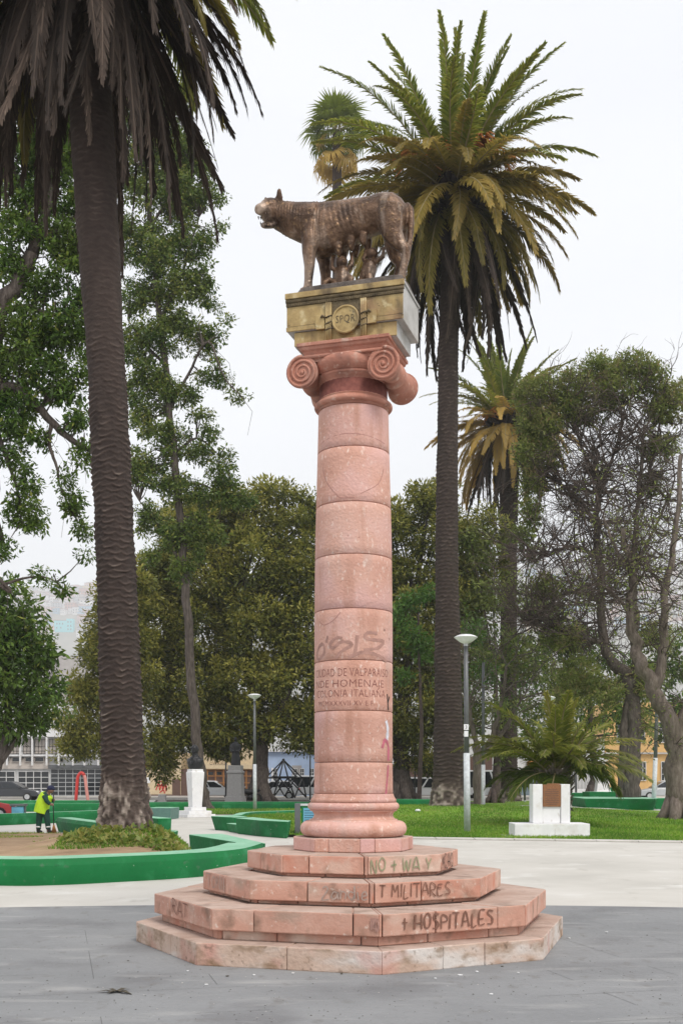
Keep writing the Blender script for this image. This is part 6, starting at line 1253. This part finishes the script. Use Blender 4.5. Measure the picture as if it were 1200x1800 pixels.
rectf(c1_, 'plinth', 184, 318, 1397, 1401, .01, .1, MATS['brown_door']); rectf(c1_, 'notice', 254, 264, 1367, 1377, .01, .03, MATS['lamp_white']); rectf(c1_, 'gate', 303, 317, 1370, 1401, .01, .06, MATS['brown_door'])
mb = MB(); TWl = lambda x, y: Vector((bx(274 + x * 22), YB_ - .03, bz_(1396 - y * 22)))
for st in ([(0, .3), (.25, .9), (.3, .3), (.5, .85), (.55, .3), (.75, .9), (.8, .2)], [(.1, .6), (.5, .7), (.9, .55)], [(.2, 1), (.6, .95), (.95, .75)], [(.3, .1), (.6, .3), (.7, .05)]): ribbon(mb, st, .09, TWl)
mb.build('graffiti', MATS['red_paint'], c1_)
rectf(c1_, 'dark_gate', 318.5, 345, 1352, 1402, -.2, .03, MATS['brown_door'])
s1 = house('shop_building', 'cream and orange shop front between bust and ficus trunk', 346, 463, 1290, MATS['cream'])
rectf(s1, 'shop_opening', 352, 452, 1354, 1401, .01, .04, MATS['brown_door']); rectf(s1, 'signboard', 348, 456, 1343, 1352, .02, .3, MATS['cream'])
V, F = text_mesh('OWAIRE', 1.0); mb = MB(); w_ = V[:, 0].max(); mb.add([(bx(369 + v[0] / w_ * 28), YB_ - .32, bz_(1345) + v[1] * .38) for v in V], F); mb.build('sign_letters', MATS['brown_door'], s1)
for a in (352, 364, 378, 392, 405, 418, 432, 446): rectf(s1, 'timber_post', a, a + 2, 1354, 1401, .045, .14, MATS['orange_wood'])
for y in (1353, 1364, 1376): rectf(s1, 'timber_rail', 352, 452, y, y + 1.2, .145, .19, MATS['orange_wood'])
for a in (366, 381, 408, 421): window(s1, a, a + 9, 1357, 1363, fr='orange_wood', fw=.5)
b1_ = house('blue_house', 'pale blue house with tall windows behind the climbing frame', 463, 640, 1318, MATS['blue_wall'])
for a in (470, 477): rectf(b1_, 'pilaster', a, a + 3, 1350, 1401, .02, .12, MATS['white_paint'])
for a in (481, 516, 528, 545): window(b1_, a, a + 6, 1352, 1372, nx=2, ny=3, fw=.8); window(b1_, a, a + 6, 1380, 1398, nx=2, ny=3, fw=.8)
rectf(b1_, 'cornice', 463, 640, 1318, 1322, .02, .3, MATS['white_paint']); rectf(b1_, 'grey_bay', 513, 530, 1346, 1376, -.1, .008, MATS['grey_wall'])
w1 = house('white_house', 'white house behind the palms on the right', 700, 1062, 1300, MATS['white_wall'])
rectf(w1, 'dark_shop', 700, 865, 1330, 1401, .01, .05, MATS['brown_door'])
for a in (880, 902, 926, 985, 1002): window(w1, a, a + 10, 1352, 1376, nx=2, ny=2, fw=.9)
rectf(w1, 'orange_sign', 926, 946, 1338, 1352, .1, .3, MATS['orange_fruit'])
fe = thing('railing', 'white walled railing in front of the white house on the right', 'fence', (bx(1020, 98), 97.8, .13)); mb = MB(); mb.box(bx(985, 98), bx(1068, 98), 97.7, 97.9, .13, .75); mb.build('low_wall', MATS['white_paint'], fe)
for i in range(34): x = bx(986 + i * 2.45, 98); mb = MB(); mb.tube([(x, 97.8, .75), (x, 97.8, 2.2)], .02, 5); mb.build('bar', MATS['metal_grey'], fe)
mb = MB(); mb.tube([(bx(985, 98), 97.8, 2.1), (bx(1068, 98), 97.8, 2.1)], .025, 5); mb.build('rail', MATS['metal_grey'], fe)
y1 = house('yellow_house', 'yellow painted house at the right edge behind the trees', 1063, 1330, 1235, MATS['yellow_wall'])
rectf(y1, 'string_course', 1063, 1330, 1323, 1326, .02, .3, MATS['pale_stone']); rectf(y1, 'corner_pilaster', 1078, 1081, 1327, 1401, .02, .1, MATS['yellow_wall'])
for a in (1084, 1120, 1158, 1196): window(y1, a, a + 12, 1270, 1305, nx=2, ny=3, fw=1); window(y1, a + 4, a + 14, 1340, 1372, nx=2, ny=3, fw=1)
rectf(y1, 'house_number', 1082, 1089, 1334, 1338, .1, .14, MATS['brown_door'])

# ------------------------------------------------------------------ hillside with houses, far left
def hill_h(x, y):
    x, y = x / 2.2, y / 2.2
    n = mnoise.noise((x * .0022, y * .0022, 3.1)) * 42 + mnoise.noise((x * .008, y * .008, 1.2)) * 10
    top = np.interp(x, [-900, -420, 0, 400, 900], [300, 285, 330, 350, 320]); f = min(1, max(0, (y - 800) / 900)); f = f * f * (3 - 2 * f) * .45 + f * .55
    return 2.2 * float(max(-1, top * f + n * min(1, f * 3))) - 1.0
terrain('hill', -2860, 2860, 1716, 5060, 44, hill_h, MATS['haze_grey'])
def on_hill(px, py):
    for Y in np.arange(1800, 4850, 12):
        x = (px - 600) / FPX * Y
        if hill_h(x, Y) >= CAM_H + (HOR - py) / FPX * Y: return Vector((x, Y, hill_h(x, Y)))
    return None
hcols = {'white': (.62, .61, .6), 'ochre': (.55, .4, .22), 'red_brown': (.42, .22, .17), 'grey': (.36, .37, .39), 'blue': (.25, .42, .55), 'pink': (.58, .38, .34)}
for k_, c in hcols.items(): flat('h_' + k_, c, .9, var=.05, bump=0)
flat('h_roof', (.28, .22, .2), .9, bump=0); flat('h_win', (.08, .09, .1), .5, bump=0); flat('h_aqua', (.16, .55, .60), .9, bump=0)
def house_mesh(k_, w, d, h, gable):
    mb = MB(); mb.box(-w / 2, w / 2, -d / 2, d / 2, -6, h); mb.cm = 1
    if gable: mb.add([(-w / 2 - .4, -d / 2 - .4, h), (w / 2 + .4, -d / 2 - .4, h), (w / 2 + .4, d / 2 + .4, h), (-w / 2 - .4, d / 2 + .4, h), (-w / 2 - .4, 0, h + 2), (w / 2 + .4, 0, h + 2)], [(0, 1, 5, 4), (2, 3, 4, 5), (0, 4, 3), (1, 2, 5)])
    else: mb.box(-w / 2 - .3, w / 2 + .3, -d / 2 - .3, d / 2 + .3, h, h + .5)
    mb.cm = 2
    for i in range(int(w / 3)):
        for j in range(int(h / 3)): x = -w / 2 + 1.5 + i * 3; z = .9 + j * 3; mb.box(x - .6, x + .6, -d / 2 - .05, -d / 2 - .01, z, z + 1.4)
    return mb
H_ = {}
for k_ in hcols:
    for g_ in (0, 1):
        mb = house_mesh(k_, 11 if g_ else 9, 9, 6.2 if g_ else 8, g_); o = mb.build('hillside_house', [MATS['h_' + k_], MATS['h_roof'], MATS['h_win']]); H_[(k_, g_)] = o.data; COL.objects.unlink(o); bpy.data.objects.remove(o)
rgh = random.Random(12)
words = {'white': 'hazy white', 'ochre': 'hazy ochre', 'red_brown': 'hazy red-brown', 'grey': 'hazy grey', 'blue': 'hazy blue', 'pink': 'hazy pink'}
def hh(px, py, side):
    p = on_hill(px, py)
    if p is None: return
    k_ = rgh.choice(['white', 'white', 'ochre', 'red_brown', 'grey', 'blue', 'pink', 'white', 'grey']); o = bpy.data.objects.new('hillside_house', H_[(k_, rgh.randint(0, 1))]); COL.objects.link(o); o.location = p + Vector((0, 0, .5)); o.rotation_euler = (0, 0, rgh.uniform(-.5, .5)); s = rgh.uniform(1.5, 2.6); o.scale = (s * rgh.uniform(.8, 1.4), s, s * rgh.uniform(.8, 1.2))
    tag(o, '%s house on the far hillside seen through the %s trees' % (words[k_], side), 'house', 'houses on the far hillside, %s' % side)
for py in range(1022, 1124, 7):
    px = 30 + rgh.uniform(0, 8)
    while px < 182:
        if not (88 < px < 142 and py > 1082): hh(px + rgh.uniform(-2, 2), py + rgh.uniform(-3, 3), 'left')
        px += rgh.uniform(8, 13)
for py in range(950, 1120, 16):
    px = 925 + rgh.uniform(0, 10)
    while px < 1200: hh(px, py + rgh.uniform(-4, 4), 'right'); px += rgh.uniform(16, 26)
p = on_hill(116, 1112); aq = thing('aqua_house', 'bright aqua long house on the far hillside left of the palm trunk', 'house', tuple(p)); a_ = p.y / FPX
mb = MB(); mb.box(p.x - 20 * a_, p.x + 2 * a_, p.y - 6, p.y + 10, p.z - 12, p.z + 19 * a_); mb.box(p.x + 2.02 * a_, p.x + 14 * a_, p.y - 8, p.y + 9, p.z - 12, p.z + 22 * a_); mb.build('wall', MATS['h_aqua'], aq)
mb = MB(); mb.box(p.x - 20.5 * a_, p.x + 2 * a_, p.y - 7, p.y + 11, p.z + 19 * a_, p.z + 20 * a_); mb.build('roof', MATS['h_roof'], aq)
for i, (x, z) in enumerate(((-15, 12), (-10, 12), (-5, 12), (-15, 5), (-8, 5), (5, 15), (10, 15), (5, 8), (10, 8), (5, 2), (10, 2))): mb = MB(); y_ = p.y - 6.1 if x < 2 else p.y - 8.1; mb.box(p.x + (x - 1) * a_, p.x + (x + 1) * a_, y_ - .1, y_, p.z + z * a_, p.z + (z + 3) * a_); mb.build('window', MATS['h_win'], aq)
# pale mid-distance block seen between the trees
mp_ = P(118, 1165, 210); mb = MB(); mb.box(mp_.x - 4.5, mp_.x + 3, 210, 222, 0, mp_.z + 1.2); o = mb.single('flat_roof_block', MATS['grey_wall'], 'pale grey flat roofed block below the hazy hillside', 'building'); 
# ------------------------------------------------------------------ small things on the ground
mat('dry_leaf', [(.3, (.05, .045, .035)), (.7, (.1, .085, .06))], 20, 3, .9, 0)
q = G(205, 1746); mb = MB()
for i in range(9): a = R(-30 + 40 * (i % 3) + 180 * (i // 5)); L_ = .05 + .035 * (i % 4); d = Vector((math.cos(a), math.sin(a) * 1.4, .0)); n_ = Vector((-d.y, d.x, 0)) * .012; p0 = Vector((q.x, q.y, .012)); mb.add([p0 - n_, p0 + d * L_ * .5 - n_ * 1.5 + Vector((0, 0, .012)), p0 + d * L_, p0 + d * L_ * .5 + n_ * 1.5 + Vector((0, 0, .012)), p0 + n_], [(0, 1, 2, 3, 4)])
mb.tube([(q.x, q.y, .012), (q.x + .06, q.y - .04, .014), (q.x + .13, q.y - .1, .008)], .003, 4); mb.single('dead_leaf', MATS['dry_leaf'], 'dark crumpled leaf on the grey paving at lower left', 'leaf')
rgl = random.Random(3)
for (x, y) in ((362, 1733), (399, 1718), (808, 1716), (838, 1710), (882, 1701), (864, 1750), (600, 1714), (447, 1716), (515, 1713), (765, 1722), (910, 1712), (1066, 1640), (1000, 1651), (330, 1709)):
    q = G(x, y); n = 6; a0 = rgl.random() * 6; r_ = rgl.uniform(.010, .022); mb = MB(); mb.prism([(q.x + r_ * math.cos(a0 + j * 1.047) * rgl.uniform(.6, 1.2), q.y + r_ * math.sin(a0 + j * 1.047) * rgl.uniform(.6, 1.5)) for j in range(n)], .0065, .0105)
    mb.single('litter_scrap', MATS['lamp_white'] if rgl.random() < .7 else MATS['dry_leaf'], 'tiny scrap of litter on the paving near the monument steps', 'litter', 'scraps of litter round the steps')
q = G(734, 1432, .2); mb = MB(); mb.ball((q.x, q.y, lawn_z(q.x, q.y) + .05), (.12, .09, .06), 9, 6); mb.single('paper_ball', MATS['lamp_white'], 'small white paper ball on the lawn by the palm', 'litter')

# ------------------------------------------------------------------ haze: even air round the whole scene
mb = MB(); mb.box(-4000, 4000, -70, 5700, -20, 940); hz = mb.build('haze', bpy.data.materials.new('haze_air')); hz['kind'] = 'stuff'; hz['label'] = 'pale coastal haze in the air'
hm = hz.data.materials[0]; hm.use_nodes = True; nt = hm.node_tree; nt.nodes.clear(); ou = nt.nodes.new('ShaderNodeOutputMaterial'); pv = nt.nodes.new('ShaderNodeVolumePrincipled')
pv.inputs['Color'].default_value = (.93, .95, .98, 1); pv.inputs['Density'].default_value = .00026; pv.inputs['Anisotropy'].default_value = .1
nt.links.new(pv.outputs[0], ou.inputs['Volume']); hz.display_type = 'WIRE'
